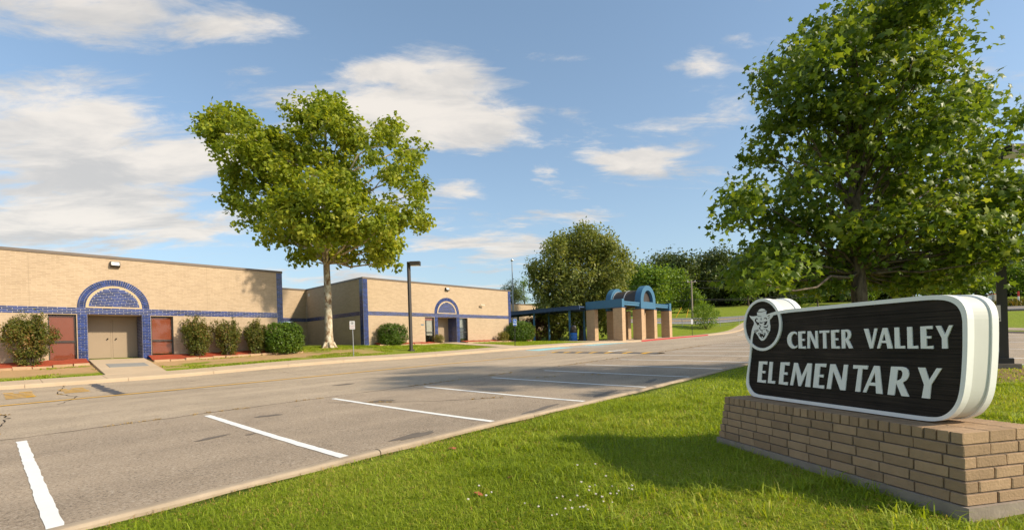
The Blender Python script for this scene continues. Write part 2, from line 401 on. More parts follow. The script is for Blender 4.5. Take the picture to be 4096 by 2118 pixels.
def ground_mat():
    m=bpy.data.materials.new('lawn_ground'); m.use_nodes=True; k=NG(m.node_tree); b=k.n['Principled BSDF']
    P=k.node('ShaderNodeNewGeometry').outputs['Position']; x,y,z=k.sep(P)
    fine=k.noise(P,28,5,0.7); mid=k.noise(P,2.2,4,0.6); big=k.noise(P,0.25,4,0.6)
    c=k.ramp(k.m('ADD',k.m('MULTIPLY',fine,0.6),k.m('MULTIPLY',mid,0.4)),[(.30,(.085,.105,.012)),(.48,(.175,.225,.018)),(.62,(.245,.290,.026)),(.78,(.33,.32,.07))])
    c=k.mix(k.m('MULTIPLY',k.ss(big,0.45,0.7),0.45),c,(.19,.19,.045))
    # bare sandy soil: along the front of the left wing and round the big tree
    dm=k.m('MULTIPLY',k.ss(y,25.2,26.6),k.ss(y,31.0,28.6)); dm=k.m('MULTIPLY',dm,k.ss(x,19.5,14.0))
    warp=k.noise(k.comb(k.m('MULTIPLY',x,0.5),y,0.0),0.8,4,0.6)
    dirt=k.m('MULTIPLY',dm,k.ss(k.m('ADD',warp,k.m('MULTIPLY',dm,0.16)),0.50,0.62))
    c=k.mix(k.m('MULTIPLY',dirt,0.9),c,k.mix(mid,(.42,.245,.125),(.53,.345,.195)))
    # thin worn soil round the foot of the right-hand lamp and at the ends of the brick base
    wx=k.m('POWER',k.m('DIVIDE',k.m('SUBTRACT',x,15.5),4.5),2.0); wy=k.m('POWER',k.m('DIVIDE',k.m('ADD',y,1.6),2.2),2.0)
    worn=k.m('MULTIPLY',k.m('EXPONENT',k.m('MULTIPLY',k.m('ADD',wx,wy),-1.0)),k.ss(k.m('ADD',warp,k.m('MULTIPLY',fine,0.3)),0.52,0.72))
    c=k.mix(worn,c,(.27,.17,.085))
    # deeper woodland floor on the hill
    t=k.m('ADD',k.m('MULTIPLY',x,CA),k.m('MULTIPLY',y,SA))
    wood=k.ss(t,108,122); c=k.mix(k.m('MULTIPLY',wood,0.6),c,(.10,.10,.035))
    k.l.new(c,b.inputs['Base Color']); b.inputs['Roughness'].default_value=0.95; b.inputs['Specular IOR Level'].default_value=0.1
    k.l.new(k.bump(fine,0.8,0.03),b.inputs['Normal']); return m
GROUND=ground_mat()
def sign_wood():
    m=bpy.data.materials.new('dark_stained_wood'); m.use_nodes=True; k=NG(m.node_tree); b=k.n['Principled BSDF']
    P=k.node('ShaderNodeNewGeometry').outputs['Position']; x,y,z=k.sep(P)
    s_=k.m('ADD',k.m('MULTIPLY',x,.574),k.m('MULTIPLY',y,.819))
    gr=k.noise(k.comb(k.m('MULTIPLY',s_,1.6),k.m('MULTIPLY',z,85.0),0.0),1.0,5,0.65); pat=k.noise(P,3.0,3,0.6)
    f=k.m('ADD',k.m('MULTIPLY',gr,0.75),k.m('MULTIPLY',pat,0.35))
    c=k.ramp(f,[(.36,(.008,.007,.0065)),(.50,(.020,.016,.013)),(.64,(.042,.032,.026)),(.82,(.10,.074,.058))])
    k.l.new(c,b.inputs['Base Color']); b.inputs['Roughness'].default_value=0.8; b.inputs['Specular IOR Level'].default_value=0.2
    k.l.new(k.bump(gr,0.6,0.006),b.inputs['Normal']); return m
WOOD=sign_wood()
SBRICK=M('sign_brick',(.37,.248,.150),0.88,0,0.2,0.22,14,bump=0.55,bscale=70,objrand=0.16)
SMORT=M('sign_mortar',(.20,.155,.115),0.95,0,0.1,0.3,25,bump=0.5)
def bark(name,a,b_,c_,sc,zs):
    m=bpy.data.materials.new(name); m.use_nodes=True; k=NG(m.node_tree); b=k.n['Principled BSDF']
    P=k.node('ShaderNodeNewGeometry').outputs['Position']; x,y,z=k.sep(P)
    f=k.noise(k.comb(x,y,k.m('MULTIPLY',z,zs)),sc,4,0.6,0.4)
    k.l.new(k.ramp(f,[(.36,a),(.47,b_),(.60,c_)]),b.inputs['Base Color']); b.inputs['Roughness'].default_value=0.9
    k.l.new(k.bump(f,0.5,0.02),b.inputs['Normal']); return m
SYCBARK=bark('sycamore_bark',(.22,.125,.07),(.42,.33,.22),(.62,.56,.44),5.5,0.55)
BARK=bark('brown_bark',(.045,.032,.022),(.10,.072,.05),(.16,.12,.085),9,0.3)
L_SYC=leaf_mat('sycamore_leaf',[(.140,.200,.014),(.245,.315,.024),(.36,.41,.036),(.52,.50,.07)],0.52)
L_SYC2=leaf_mat('sycamore_leaf_deep',[(.060,.108,.011),(.112,.180,.018),(.185,.260,.028),(.36,.40,.048)],0.50,0.42)
L_OAK=leaf_mat('oak_leaf',[(.100,.135,.024),(.180,.215,.040),(.255,.280,.060),(.38,.37,.12)],0.45)
L_WOOD=leaf_mat('woodland_leaf',[(.035,.055,.012),(.070,.098,.018),(.105,.138,.026),(.165,.185,.042)],0.25)
L_BRI=leaf_mat('bright_leaf',[(.080,.150,.012),(.140,.230,.018),(.200,.300,.026),(.29,.35,.045)],0.42)
L_HEDGE=leaf_mat('hedge_leaf',[(.035,.075,.008),(.075,.140,.012),(.125,.210,.018),(.20,.27,.032)],0.36,0.38)
L_SHRUB=leaf_mat('shrub_leaf',[(.060,.085,.014),(.110,.140,.020),(.165,.170,.030),(.34,.17,.055)],0.36)
L_YEL=leaf_mat('golden_leaf',[(.085,.095,.012),(.165,.165,.020),(.26,.22,.035),(.34,.26,.06)],0.30)
L_PURP=leaf_mat('purple_leaf',[(.030,.014,.010),(.065,.030,.018),(.105,.050,.026),(.15,.085,.04)],0.25)
L_GRASS=leaf_mat('grass_blade',[(.175,.245,.014),(.285,.380,.020),(.385,.475,.032),(.56,.53,.12)],0.50,0.55)
L_DRY=leaf_mat('dry_weed',[(.30,.17,.04),(.42,.27,.07),(.50,.34,.12)],0.2)

# ---------------------------------------------------------------- ground, lot, kerbs, walks
def ax(*segs):
    a=[]
    for s,e,st in segs: a+=list(np.arange(s,e-1e-6,st))
    return a
EDGE=0.02
ul=sorted(set([round(x,3) for x in ax((-1500,-300,300),(-300,-80,40),(-80,-20,8),(-20,60,0.5),(60,140,2),(140,320,20),(320,1600,160))+[18.43,18.45,64.2,64.22,-45,-45.02,92,92.02]]))
vl=sorted(set([round(x,3) for x in ax((-1500,-300,300),(-300,-80,40),(-80,-12,6),(-12,40,0.5),(40,170,3),(170,330,20),(330,1600,160))+[4.76,4.78,25.0,25.02]]))
UU,VV=np.meshgrid(np.array(ul),np.array(vl),indexing='ij')
far=np.hypot(UU,VV); Z=T(np.clip(UU,-120,200),np.clip(VV,-120,200))
low=((UU>=-45)&(UU<=92)&(VV>=4.78)&(VV<=25.0))|((UU>=18.45)&(UU<=64.2)&(VV>=-80)&(VV<=4.78))
Z=Z+np.where(low,-0.35,LAWN)+np.where(low,0,RNG.normal(0,0.006,Z.shape)*(far<60))
# the strip along the left wing's front rises to the sill
w_=len(vl); nU=len(ul)
idx=np.arange(nU*w_).reshape(nU,w_)
q=np.stack([idx[:-1,:-1],idx[1:,:-1],idx[1:,1:],idx[:-1,1:]],-1).reshape(-1,4)
npmesh('ground',np.stack([UU,VV,Z],-1).reshape(-1,3),q.ravel(),np.arange(len(q))*4,None,GROUND,kind='structure',smooth=True)

lot=drape('parking_lot',-45,92,4.92,23.5,0.0,ASPH,None,1.0,1.0,kind='structure')
lot2=drape('parking_lot_beyond',18.6,64.0,-40,4.92,0.0,ASPH,None,1.5,1.5,kind='structure')

def kerb(name,pieces,h,mats,base=-0.3,label=None):
    """pieces: (u0,u1,v0,v1,material)"""
    root=None
    for (u0,u1,v0,v1,m) in pieces:
        if root is None: root=bpy.data.objects.new(name,None); reg(root,name); root['kind']='structure'
        du=u1-u0; dv=v1-v0
        dh=RNG.normal(0,0.004); U=np.linspace(u0+0.006,u1-0.006,4) if du>dv else np.linspace(u0,u1,2)
        V=np.linspace(v0,v1,2) if du>dv else np.linspace(v0+0.006,v1-0.006,4)
        # rounded profile across the short axis
        mb=MB(); c=0.02
        prof=[(0,base),(0,h-c),(c,h),(1-0,h),(1,h),(1,base)]
        rows=[]
        ln=U if du>dv else V
        wd=(v1-v0) if du>dv else (u1-u0)
        for s_ in ln:
            pr=[]
            for k_,(a,zv) in enumerate([(0,base),(0,h-0.025),(0.025,h-0.004),(0.05,h),(wd-0.05,h),(wd-0.025,h-0.004),(wd,h-0.025),(wd,base)]):
                u=s_ if du>dv else u0+a; v=v0+a if du>dv else s_
                pr.append((u,v,Tz(u,v)+zv+dh))
            rows.append(pr)
        n=8; vs=[p for r_ in rows for p in r_]
        fs=[(i*n+k_,(i+1)*n+k_,(i+1)*n+k_+1,i*n+k_+1) for i in range(len(rows)-1) for k_ in range(n-1)]
        fs+=[tuple(range(n)),tuple(range((len(rows)-1)*n,len(rows)*n))]
        mb.add(vs,fs); mb.build('kerb_stone',m,root)
    return root
def runs(a,b,step):
    r=[]; x=a
    while x<b-0.3:
        y=min(b,x+step*random.uniform(0.92,1.08)); r.append((x,y)); x=y
    return r
kerb('kerb_along_lawn',[(a,b,4.78,4.93,CONCK) for a,b in runs(-14,18.45,2.9)],0.15,None)
kerb('kerb_island_end',[(18.45,18.60,a,b,WORNP) for a,b in runs(-16,4.78,2.7)],0.13,None)
pcs=[]
for a,b in runs(-14,92,3.0): pcs.append((a,b,23.50,23.66,RED if 45.0<(a+b)/2<63.6 else CONC))
kerb('kerb_along_school',pcs,0.135,None)
kerb('kerb_far_lot',[(64.0,64.2,a,b,CONCG) for a,b in runs(-36,5.4,3.0)],0.16,None)

walk=bpy.data.objects.new('sidewalk',None); reg(walk,'sidewalk'); walk['kind']='structure'
for a,b in runs(-14,92,1.9):
    drape('paving_slab',a+0.007,b-0.007,23.668,25.0+(0.0 if b<40 else 0.0),0.137+RNG.normal(0,0.0025),CONC,walk,1.0,1.4,skirt=-0.1)
# ramp up to the double doors
pw=bpy.data.objects.new('entrance_path',None); reg(pw,'entrance_path'); pw['kind']='structure'
def slab(name,c4,th,mat,parent):
    mb=MB(); n=4; vs=[tuple(p) for p in c4]+[(p[0],p[1],p[2]-th) for p in c4]
    mb.add(vs,[(0,1,2,3),(7,6,5,4)]+[(i,(i+1)%4,4+(i+1)%4,4+i) for i in range(4)]); return mb.build(name,mat,parent)
def ramp_z(v): return -0.70+(v-25.0)/(29.35-25.0)*0.585
for v0,v1 in ((25.01,26.45),(26.462,27.9),(27.912,29.36)):
    slab('paving_slab',[(3.24,v0,ramp_z(v0)),(5.30,v0,ramp_z(v0)),(5.28,v1,ramp_z(v1)),(3.24,v1,ramp_z(v1))],0.35,CONC,pw)
slab('paving_slab',[(3.24,29.37,-0.115),(5.26,29.37,-0.115),(5.26,30.52,-0.11),(3.24,30.52,-0.11)],0.35,CONC,pw)
pw2=bpy.data.objects.new('side_entrance_path',None); reg(pw2,'side_entrance_path'); pw2['kind']='structure'
vs_=np.linspace(25.01,31.45,6)
for i in range(5):
    v0,v1=vs_[i],vs_[i+1]-0.012; za=-0.13+(v0-25)/6.5*0.47; zb=-0.13+(v1-25)/6.5*0.47
    sh0=(31.5-v0)*0.06; sh1=(31.5-v1)*0.06
    slab('paving_slab',[(25.38+sh0,v0,za),(27.42+sh0*3,v0,za),(27.42+sh1*3,v1,zb),(25.38+sh1,v1,zb)],0.4,CONC,pw2)
slab('paving_slab',[(25.40,31.47,.345),(27.41,31.47,.345),(27.41,32.6,.35),(25.40,32.6,.35)],0.4,CONC,pw2)
plz=bpy.data.objects.new('portico_plaza',None); reg(plz,'portico_plaza'); plz['kind']='structure'
for a,b in runs(38.5,56,2.4):
    for v0,v1 in ((25.012,27.0),(27.012,29.2)):
        drape('paving_slab',a+0.007,b-0.007,v0,v1,0.142+RNG.normal(0,0.002),CONC,plz,1.2,1.2,skirt=-0.1)
for v0,v1 in runs(29.21,43.0,2.0):
    drape('paving_slab',41.6,45.0,v0+0.007,v1-0.007,0.142+RNG.normal(0,0.002),CONC,plz,1.2,1.2,skirt=-0.1)
# far drive, road on the hill
drape('far_drive',67.5,73.0,-40,4.0,LAWN+0.03,ASPH,None,1.5,1.5,kind='structure')
def rt_strip(name,t0,t1,r0,r1,off,mat,kind='structure',parent=None,dr=3.0,skirt=None):
    mb=MB(); rs=np.arange(r0,r1+0.01,dr); nt=max(2,int((t1-t0)/1.5)+1); ts=np.linspace(t0,t1,nt)
    vs=[]
    for r_ in rs:
        u=SA*r_+CA*ts; v=-CA*r_+SA*ts; z=T(u,v)+off
        vs+=list(zip(u,v,z))
    fs=[(i*nt+j,(i+1)*nt+j,(i+1)*nt+j+1,i*nt+j+1) for i in range(len(rs)-1) for j in range(nt-1)]
    return mb.add(vs,fs).build(name,mat,parent,kind,fixn=False)
ROADM=M('hill_road_asphalt',(.20,.19,.185),0.9,0,0.2,0.12,0.8)
road=rt_strip('hill_road',79.0,85.0,-60,160,LAWN+0.05,ROADM)
rt_strip('centre_line',81.9,82.15,-60,160,LAWN+0.07,YEL,None,road)
rt_strip('edge_line',79.4,79.55,-60,160,LAWN+0.07,WPAINT,None,road)

# painted markings on the lot
def stripe(u,v0,v1,w,mat,parent,name='parking_stripe'):
    return drape(name,u-w/2,u+w/2,v0,v1,0.006,mat,parent,0.2,0.12,jit=0.0035)
SU=[0.36,2.90,5.47,8.02,10.55,13.03,15.5,18.05,20.6,23.1,25.65,28.2,30.7,33.2,35.7,38.2,40.7,43.2]
for i,u in enumerate(SU): stripe(u,4.94 if u<18.5 else 4.94,10.75-0.05*min(i,8)+random.uniform(-.05,.05),0.115,WPAINT,lot)
stripe(-2.2,4.94,10.8,0.115,WPAINT,lot)
for u in (22.5,27.8,33.5,39.3,47.0,54.0): stripe(u,-16,0.8,0.12,WPAINT,lot2)
drape('yellow_lane_line',-14,22.2,17.60,17.75,0.014,YEL,lot,0.3,0.2,jit=0.006)
# strokes of the yellow lettering beside the kerb
for (u0,u1,v) in [(.37,.60,22.0),(.72,1.02,21.95),(.38,1.0,21.45),(.38,1.0,20.95),(.38,1.0,20.5),(.38,.98,20.02),(.80,1.02,20.16),
                  (1.62,1.84,21.9),(1.95,2.27,21.95),(1.65,2.26,21.4),(1.68,2.28,20.9),(1.66,2.26,20.45)]:
    drape('yellow_letter_stroke',u0,u1,v-0.07,v+0.07,0.014,YEL,lot,0.06,0.2,jit=0.012)
drape('tar_patch',2.55,2.80,18.0,23.3,0.004,TAR,lot,0.3,0.2,jit=0.05)
OIL=M('oil_stain',(.165,.134,.105),0.7,0,0.3,0.3,6)
for (u,v,a,b) in ((2.3,8.3,.34,.06),(2.75,8.05,.12,.03),(4.1,5.7,.5,.10),(6.8,5.6,.7,.09),(9.2,5.7,.6,.11),(11.8,5.9,.5,.10),(5.9,9.3,.28,.16),(3.6,9.6,.22,.12),(7.2,13.4,.5,.12)):
    n=18; ph=random.uniform(0,6); pts=[]
    for i in range(n):
        th=2*math.pi*i/n; q=1+.28*math.sin(2*th+ph)+.16*math.sin(5*th+ph*2)
        pts.append((u+a*q*math.cos(th)*.8-b*q*math.sin(th)*.6,v+b*q*math.sin(th)+a*.15*math.cos(th)*q))
    MB().add([(x,y,Tz(x,y)+.004) for x,y in pts],[tuple(range(n))]).build('oil_stain',OIL,lot)
# accessible bays: pale blue panels, hatching, worn white outline, arrows
drape('accessible_bay_panel',26.4,30.6,21.6,23.0,0.006,LBLUE,lot,0.4,0.3,jit=0.04)
drape('accessible_bay_panel',33.6,39.5,21.7,23.1,0.006,LBLUE,lot,0.4,0.3,jit=0.04)
for k_ in range(5): drape('hatch_stripe',30.9+k_*0.62,31.2+k_*0.62,19.6,23.0,0.006,WORNP,lot,0.3,0.3,jit=0.02)
for u in (25.6,30.75,34.1,40.0): stripe(u,18.4,23.2,0.12,WORNP,lot)
def arrow(cu,cv,L,sgn,mat):
    pts=[(-.5,-.09),(.15,-.09),(.15,-.28),(.5,0),(.15,.28),(.15,.09),(-.5,.09)]
    MB().add([(cu+sgn*x*L,cv+y*L*0.55,Tz(cu+sgn*x*L,cv+y*L*0.55)+0.007) for x,y in pts],[tuple(range(7))]).build('lane_arrow',mat,lot)
arrow(25.4,14.8,2.3,-1,WPAINT); arrow(58.5,18.0,2.6,1,WPAINT)
# speed bump across the lane with yellow chevrons
bump_=thing('speed_bump','low asphalt speed bump with yellow dashes lying across the lane','speed bump',(23.2,14.4,Tz(23.2,14.4)))
P0=np.array([24.74,18.9]); P1=np.array([21.65,10.3]); dB=(P1-P0)/np.linalg.norm(P1-P0); nB=np.array([-dB[1],dB[0]])
def bumpstrip(a,b,name,mat,lift,wid,skew=0.0):
    L=np.linalg.norm(P1-P0); mb=MB(); n=max(2,int((b-a)*L/0.4)+1); rows=[]
    for s_ in np.linspace(a,b,n):
        row=[]
        for w2 in np.linspace(-1,1,7):
            p=P0+dB*(s_*L+skew*w2)+nB*w2*wid
            row.append((p[0],p[1],Tz(*p)+lift+0.055*(1-w2*w2*(wid/0.32)**2)))
        rows.append(row)
    vs=[p for r_ in rows for p in r_]; fs=[(i*7+j,(i+1)*7+j,(i+1)*7+j+1,i*7+j+1) for i in range(n-1) for j in range(6)]
    return mb.add(vs,fs,True).build(name,mat,bump_)
bumpstrip(0,1,'hump',M('bump_asphalt',(.15,.135,.12),0.9,var=0.2,vscale=20,bump=0.5),0.003,0.32)
for c_ in (0.03,0.18,0.32,0.47,0.62,0.78,0.93): bumpstrip(c_-0.018,c_+0.018,'yellow_dash',YEL,0.007,0.30,0.28)
# cracks with dry weeds
def crack(pts,w,seed):
    rg=np.random.default_rng(seed); pl=[]
    for (a,b) in zip(pts[:-1],pts[1:]):
        a=np.array(a);b=np.array(b); n=max(2,int(np.linalg.norm(b-a)/0.22))
        for s_ in np.linspace(0,1,n,endpoint=False): pl.append(a+(b-a)*s_+rg.normal(0,0.03,2))
    pl.append(np.array(pts[-1])); pl=np.array(pl); d=np.gradient(pl,axis=0); nn=np.stack([-d[:,1],d[:,0]],-1)/np.linalg.norm(d,axis=1)[:,None]
    ww=w*rg.uniform(0.3,1.2,len(pl))[:,None]; A=pl+nn*ww; B=pl-nn*ww; z=T(pl[:,0],pl[:,1])+0.003
    vs=[(a[0],a[1],zz_) for a,zz_ in zip(A,z)]+[(b[0],b[1],zz_) for b,zz_ in zip(B,z)]; n=len(pl)
    MB().add(vs,[(i,i+1,n+i+1,n+i) for i in range(n-1)]).build('asphalt_crack',CRACK,lot); return pl
SEAM=crack([(-8,11.15),(30,10.95)],0.018,1)
CR2=crack([(0.0,11.3),(0.3,14.5),(-.2,17.4)],0.016,2); CR3=crack([(5.0,10.3),(6.4,8.3),(8.0,7.0)],0.016,3)
CR4=crack([(3.4,17.8),(6.0,15.4),(9.5,14.0),(12,13.2)],0.016,4); CR5=crack([(1.9,23.4),(1.5,20.6),(1.8,18.6),(1.2,16.5)],0.016,5)
CR6=crack([(7.0,19.3),(11,18.9),(17,19.6)],0.008,6); CR7=crack([(10.6,9.6),(12.4,8.4),(13.0,7.1)],0.008,8); CR8=crack([(9,23.2),(8.6,20),(9.6,16)],0.008,9)

# ---------------------------------------------------------------- brick laying
UB=MB().box(-.5,.5,-.5,.5,-.5,.5); ub_=UB.build('brick_template',BLUE); UBM=ub_.data; bpy.data.objects.remove(ub_)
BW,BH,BJ=0.31,0.0737,0.016
class Layer:
    """lays bricks on a plane: P(a, z, depth) -> world; single objects, or one joined mesh"""
    def __init__(s,P,dirs,single,name='brick',mat=BLUEJ): s.P=P; s.dirs=dirs; s.single=single; s.it=[]; s.name=name; s.mat=mat
    def brick(s,a0,a1,z0,z1,d0=0.0,d1=0.012,rot=0.0):
        s.it.append(((a0+a1)/2,(z0+z1)/2,(d0+d1)/2,a1-a0,z1-z0,d1-d0,rot))
    def course(s,a0,a1,z0,off=0.0,bw=BW,bh=BH):
        x=a0-(off%bw)
        while x<a1-0.03:
            l=max(a0,x)+BJ/2; r=min(a1,x+bw)-BJ/2
            if r-l>0.02: s.brick(l,r,z0+BJ/2,z0+bh-BJ/2)
            x+=bw
    def panel(s,a0,a1,z0,z1,off=0.0):
        n=int(round((z1-z0)/BH)); bh=(z1-z0)/n
        for i in range(n): s.course(a0,a1,z0+i*bh,off+(BW/2 if i%2 else 0),BW,bh)
    def done(s,parent):
        A,Zv,N=[Vector(q) for q in s.dirs]
        if s.single:
            for (a,z,d,la,lz,ld,rot) in s.it:
                c,sn=math.cos(rot),math.sin(rot)
                m=Matrix((A*c+Zv*sn,N,Zv*c-A*sn)).transposed()
                inst(UBM,s.name,parent,s.P(a,z,d),scale=(la,ld,lz),mat3=m)
        else:
            mb=MB()
            for (a,z,d,la,lz,ld,rot) in s.it:
                c,sn=math.cos(rot),math.sin(rot)
                mb.obox(s.P(a,z,d),A*c+Zv*sn,N,Zv*c-A*sn,la/2,ld/2,lz/2)
            if mb.f: mb.build(s.name,s.mat,parent,kind='stuff',fixn=False)
def wall_holes(mb,Pf,a0,a1,z0,z1,holes,th):
    """Pf(a,z,d): front plane d=0, back d=-th; holes (a0,a1,z0,z1)"""
    As=sorted(set([a0,a1]+[h[0] for h in holes]+[h[1] for h in holes])); Zs=sorted(set([z0,z1]+[h[2] for h in holes]+[h[3] for h in holes]))
    for i in range(len(As)-1):
        for j in range(len(Zs)-1):
            ca=(As[i]+As[i+1])/2; cz=(Zs[j]+Zs[j+1])/2
            if any(h[0]<ca<h[1] and h[2]<cz<h[3] for h in holes): continue
            for d in (0,-th): mb.add([Pf(As[i],Zs[j],d),Pf(As[i+1],Zs[j],d),Pf(As[i+1],Zs[j+1],d),Pf(As[i],Zs[j+1],d)],[(0,1,2,3)])
    for h in holes:
        c=[(h[0],h[2]),(h[1],h[2]),(h[1],h[3]),(h[0],h[3])]
        for k_ in range(4):
            p,q_=c[k_],c[(k_+1)%4]
            mb.add([Pf(*p,0),Pf(*q_,0),Pf(*q_,-th),Pf(*p,-th)],[(0,1,2,3)])
    return mb

def build_wing(name,label,U0,U1,V,dz,uc,single,front_band,depth,double,corner_l,corner_r):
    zb=-0.9+dz; zt=4.63+dz
    root=thing(name,label,'building',((U0+U1)/2,V+depth/2,zb))
    Pf=lambda a,z,d:(a,V-d,z)
    wins=[(uc-2.32,uc-1.375,-.14+dz,1.955+dz),(uc+1.385,uc+2.32,-.14+dz,1.955+dz)]
    do=(uc-1.005,uc+1.035,-.5+dz,1.985+dz)
    mb=wall_holes(MB(),Pf,U0,U1,zb,zt,wins+[do],0.30)
    mb.build('front_wall',TAN,root,fixn=False)
    # roof and coping
    MB().box(U0+.1,U1-.1,V+.3,V+depth,zt-.25,zt-.05).build('roof',ROOF,root)
    mb=MB(); x=U0-.03
    for a,b in runs(U0-.03,U1+.03,3.05): mb.box(a+.002,b-.002,V-.035,V+.30,zt-.005,zt+.118)
    mb.box(U1-.30,U1+.03,V+.302,V+depth,zt-.005,zt+.118); mb.box(U0-.03,U0+.30,V+.302,V+depth,zt-.005,zt+.118)
    mb.build('coping',COPING,root)
    # blue band
    zb0,zb1=1.985+dz,2.28+dz
    mb=MB(); mb.box(U0+.002,U1-.002,V-.003,V+.01,zb0,zb1); bb=mb.build('blue_band',MORT,root)
    L=Layer(Pf,((1,0,0),(0,0,1),(0,-1,0)),False,'band_bricks'); L.panel(max(U0,front_band),U1 if not corner_r else corner_r[0],zb0,zb1); L.done(bb)
    # arch over the door
    R0=1.343; cz=2.285+dz
    fr=lambda x,z,d:(uc+x,V-d,cz+z)
    arc=lambda r,n=40:[(r*math.cos(math.pi*i/n),r*math.sin(math.pi*i/n)) for i in range(n+1)]
    mb=MB(); mb.prism([arc(R0)+arc(1.045)[::-1]],fr,-.02,.006); ar=mb.build('arch_surround',MORT,root)
    L=Layer(fr,((1,0,0),(0,0,1),(0,-1,0)),single)
    for (r0,r1,n) in ((1.052,1.118,46),(1.128,1.275,46),(1.283,1.339,46)):
        for i in range(n):
            th=math.pi*(i+.5)/n; rm=(r0+r1)/2; w=math.pi*rm/n-0.012
            L.it.append((rm*math.cos(th),rm*math.sin(th),0.011,w,r1-r0,0.016,th-math.pi/2))
    L.done(ar)
    MB().prism([arc(1.047)+arc(.955)[::-1]],fr,-.02,.014).build('arch_trim',TRIM,root)
    MB().box(uc-1.045,uc+1.045,V-.013,V+.01,cz-.004,cz+.058).build('arch_sill',TRIM,root)
    mb=MB(); mb.prism([arc(.953)],fr,-.02,.001); ty=mb.build('tympanum',MORT,root)
    L=Layer(fr,((1,0,0),(0,0,1),(0,-1,0)),single); z=.062; i=0
    while z+BH<.95:
        hw=math.sqrt(max(0,.95**2-(z+BH*.75)**2)); L.course(-hw,hw,z,(BW/2 if i%2 else 0)+0.06); z+=BH; i+=1
    L.done(ty)
    # piers beside the door
    for (a0,a1) in ((uc-1.345,uc-1.007),(uc+1.037,uc+1.372)):
        mb=MB(); mb.box(a0,a1,V-.008,V+.01,-.35+dz,zb0-.001); pi=mb.build('door_pier',MORT,root)
        L=Layer(lambda a,z,d:(a,V-.008-d,z),((1,0,0),(0,0,1),(0,-1,0)),single)
        n=29; bh=(2.33)/n
        for i in range(n):
            z0=-.345+dz+i*bh
            if i%2: L.brick(a0+.006,a0+.23,z0+.005,z0+bh-.006); L.brick(a0+.241,a1-.004,z0+.005,z0+bh-.006)
            else: L.brick(a0+.006,a0+.10,z0+.005,z0+bh-.006); L.brick(a0+.111,a1-.004,z0+.005,z0+bh-.006)
        L.done(pi)
    # recessed entry: side walls faced in blue brick, soffit, back wall with the door
    RD=1.15
    for (a,sg) in ((do[0],1),(do[1],-1)):
        mb=MB(); mb.box(a-.06 if sg>0 else a,a if sg>0 else a+.06,V+.302,V+RD,do[2],do[3]); mb.build('recess_wall',TAN,root)
        lin=MB(); lin.box(a+.001 if sg>0 else a-.004,a+.004 if sg>0 else a-.001,V+.004,V+RD-.01,do[2]+.05,do[3]-.004); li=lin.build('recess_lining',MORT,root)
        Pj=(lambda a_,s_:(lambda y,z,d:(a_+s_*(.004+d),y,z)))(a,sg)
        L=Layer(Pj,((0,1,0),(0,0,1),(sg,0,0)),False,'lining_bricks'); L.panel(V+.01,V+RD-.02,do[2]+.06,do[3]-.02); L.done(li)
    MB().box(do[0],do[1],V+.302,V+RD,do[3],do[3]+.06).build('soffit',TRIM,root)
    y=V+RD
    zf=-.11+dz if double else .35
    mb=MB(); mb.box(do[0]-.06,do[1]+.06,y,y+.08,zf-.3,do[3]+.06); mb.build('recess_back',DOOR,root)
    if double: leaves=[(do[0]+.09,uc-.035,1),(uc+.05,do[1]-.09,-1)]
    else: leaves=[(uc-.72,uc+.42,-1)]
    for (a0,a1,hs) in leaves:
        d=MB().box(a0,a1,y-.045,y-.002,zf+.02,zf+1.985).build('door',DOOR,root)
        kx=a1-.12 if hs>0 else a0+.12
        kb=MB(); kb.tube([(kx,y-.046,zf+.98),(kx,y-.10,zf+.98)],.014,8); kb.lathe((kx,y-.115,zf+.98),[(0.002,-.035),(.026,-.02),(.035,0),(.026,.02),(.002,.035)],12); kb.build('door_knob',KNOB,d)
        MB().box(a0+.01,a1-.01,y-.052,y-.046,zf+.02,zf+.045).build('door_sweep',KNOB,d)
    mb=MB(); ends=[leaves[0][0]-.06]+[l[1] for l in leaves]
    for a in ([do[0]+.03,uc-.03,do[1]-.09] if double else [uc-.79,uc+.425]):
        w=.055 if not(double and abs(a-uc+.03)<.01) else .075
        mb.box(a,a+w,y-.035,y-.001,zf,zf+2.03)
    mb.box(leaves[0][0],leaves[-1][1],y-.034,y-.002,zf+1.99,zf+2.05); mb.build('door_frame',DOOR,root)
    # windows
    for wi,(a0,a1,z0,z1) in enumerate(wins):
        zm=z0+.88; ff=.05; yv=V+.10
        f=MB(); f.box(a0,a0+ff,yv,yv+.06,z0,z1); f.box(a1-ff,a1,yv,yv+.06,z0,z1)
        f.box(a0+ff,a1-ff,yv,yv+.06,z0,z0+.06); f.box(a0+ff,a1-ff,yv,yv+.06,z1-.05,z1); f.box(a0+ff,a1-ff,yv,yv+.06,zm-.03,zm+.03)
        wo=f.build('window',FRAME,root)
        MB().box(a0+ff,a1-ff,yv+.025,yv+.031,z0+.06,zm-.03).build('pane',GLASS,wo)
        MB().box(a0+ff,a1-ff,yv+.025,yv+.031,zm+.03,z1-.05).build('pane',GLASS,wo)
        MB().box(a0-.02,a1+.02,V-.02,yv-.002,z0-.075,z0-.003).build('window_sill',TRIM,root)
        if double:
            bz=z0+.065 if wi==0 else z0+.22
            bl=MB(); n=int((z1-.06-bz)/.035)
            for i in range(n): 
                zc=bz+(i+.5)*(z1-.06-bz)/n; bl.obox(((a0+a1)/2,yv+.09,zc),(1,0,0),(0,.94,.34),(0,-.34,.94),(a1-a0)/2-.05,.002,.019)
            bl.build('blind',BLIND,wo)
        else:
            cu=MB(); rng=random.Random(wi)
            x0,x1,zz0,zz1=((a0+.30,a1-.08,z0+.62,z1-.10) if wi==0 else (a0+.08,a1-.22,z0+1.3,z1-.14)); n=26
            ys=[yv+.12+.03*math.sin(i*1.5) for i in range(n+1)]; xs=[x0+(x1-x0)*i/n for i in range(n+1)]
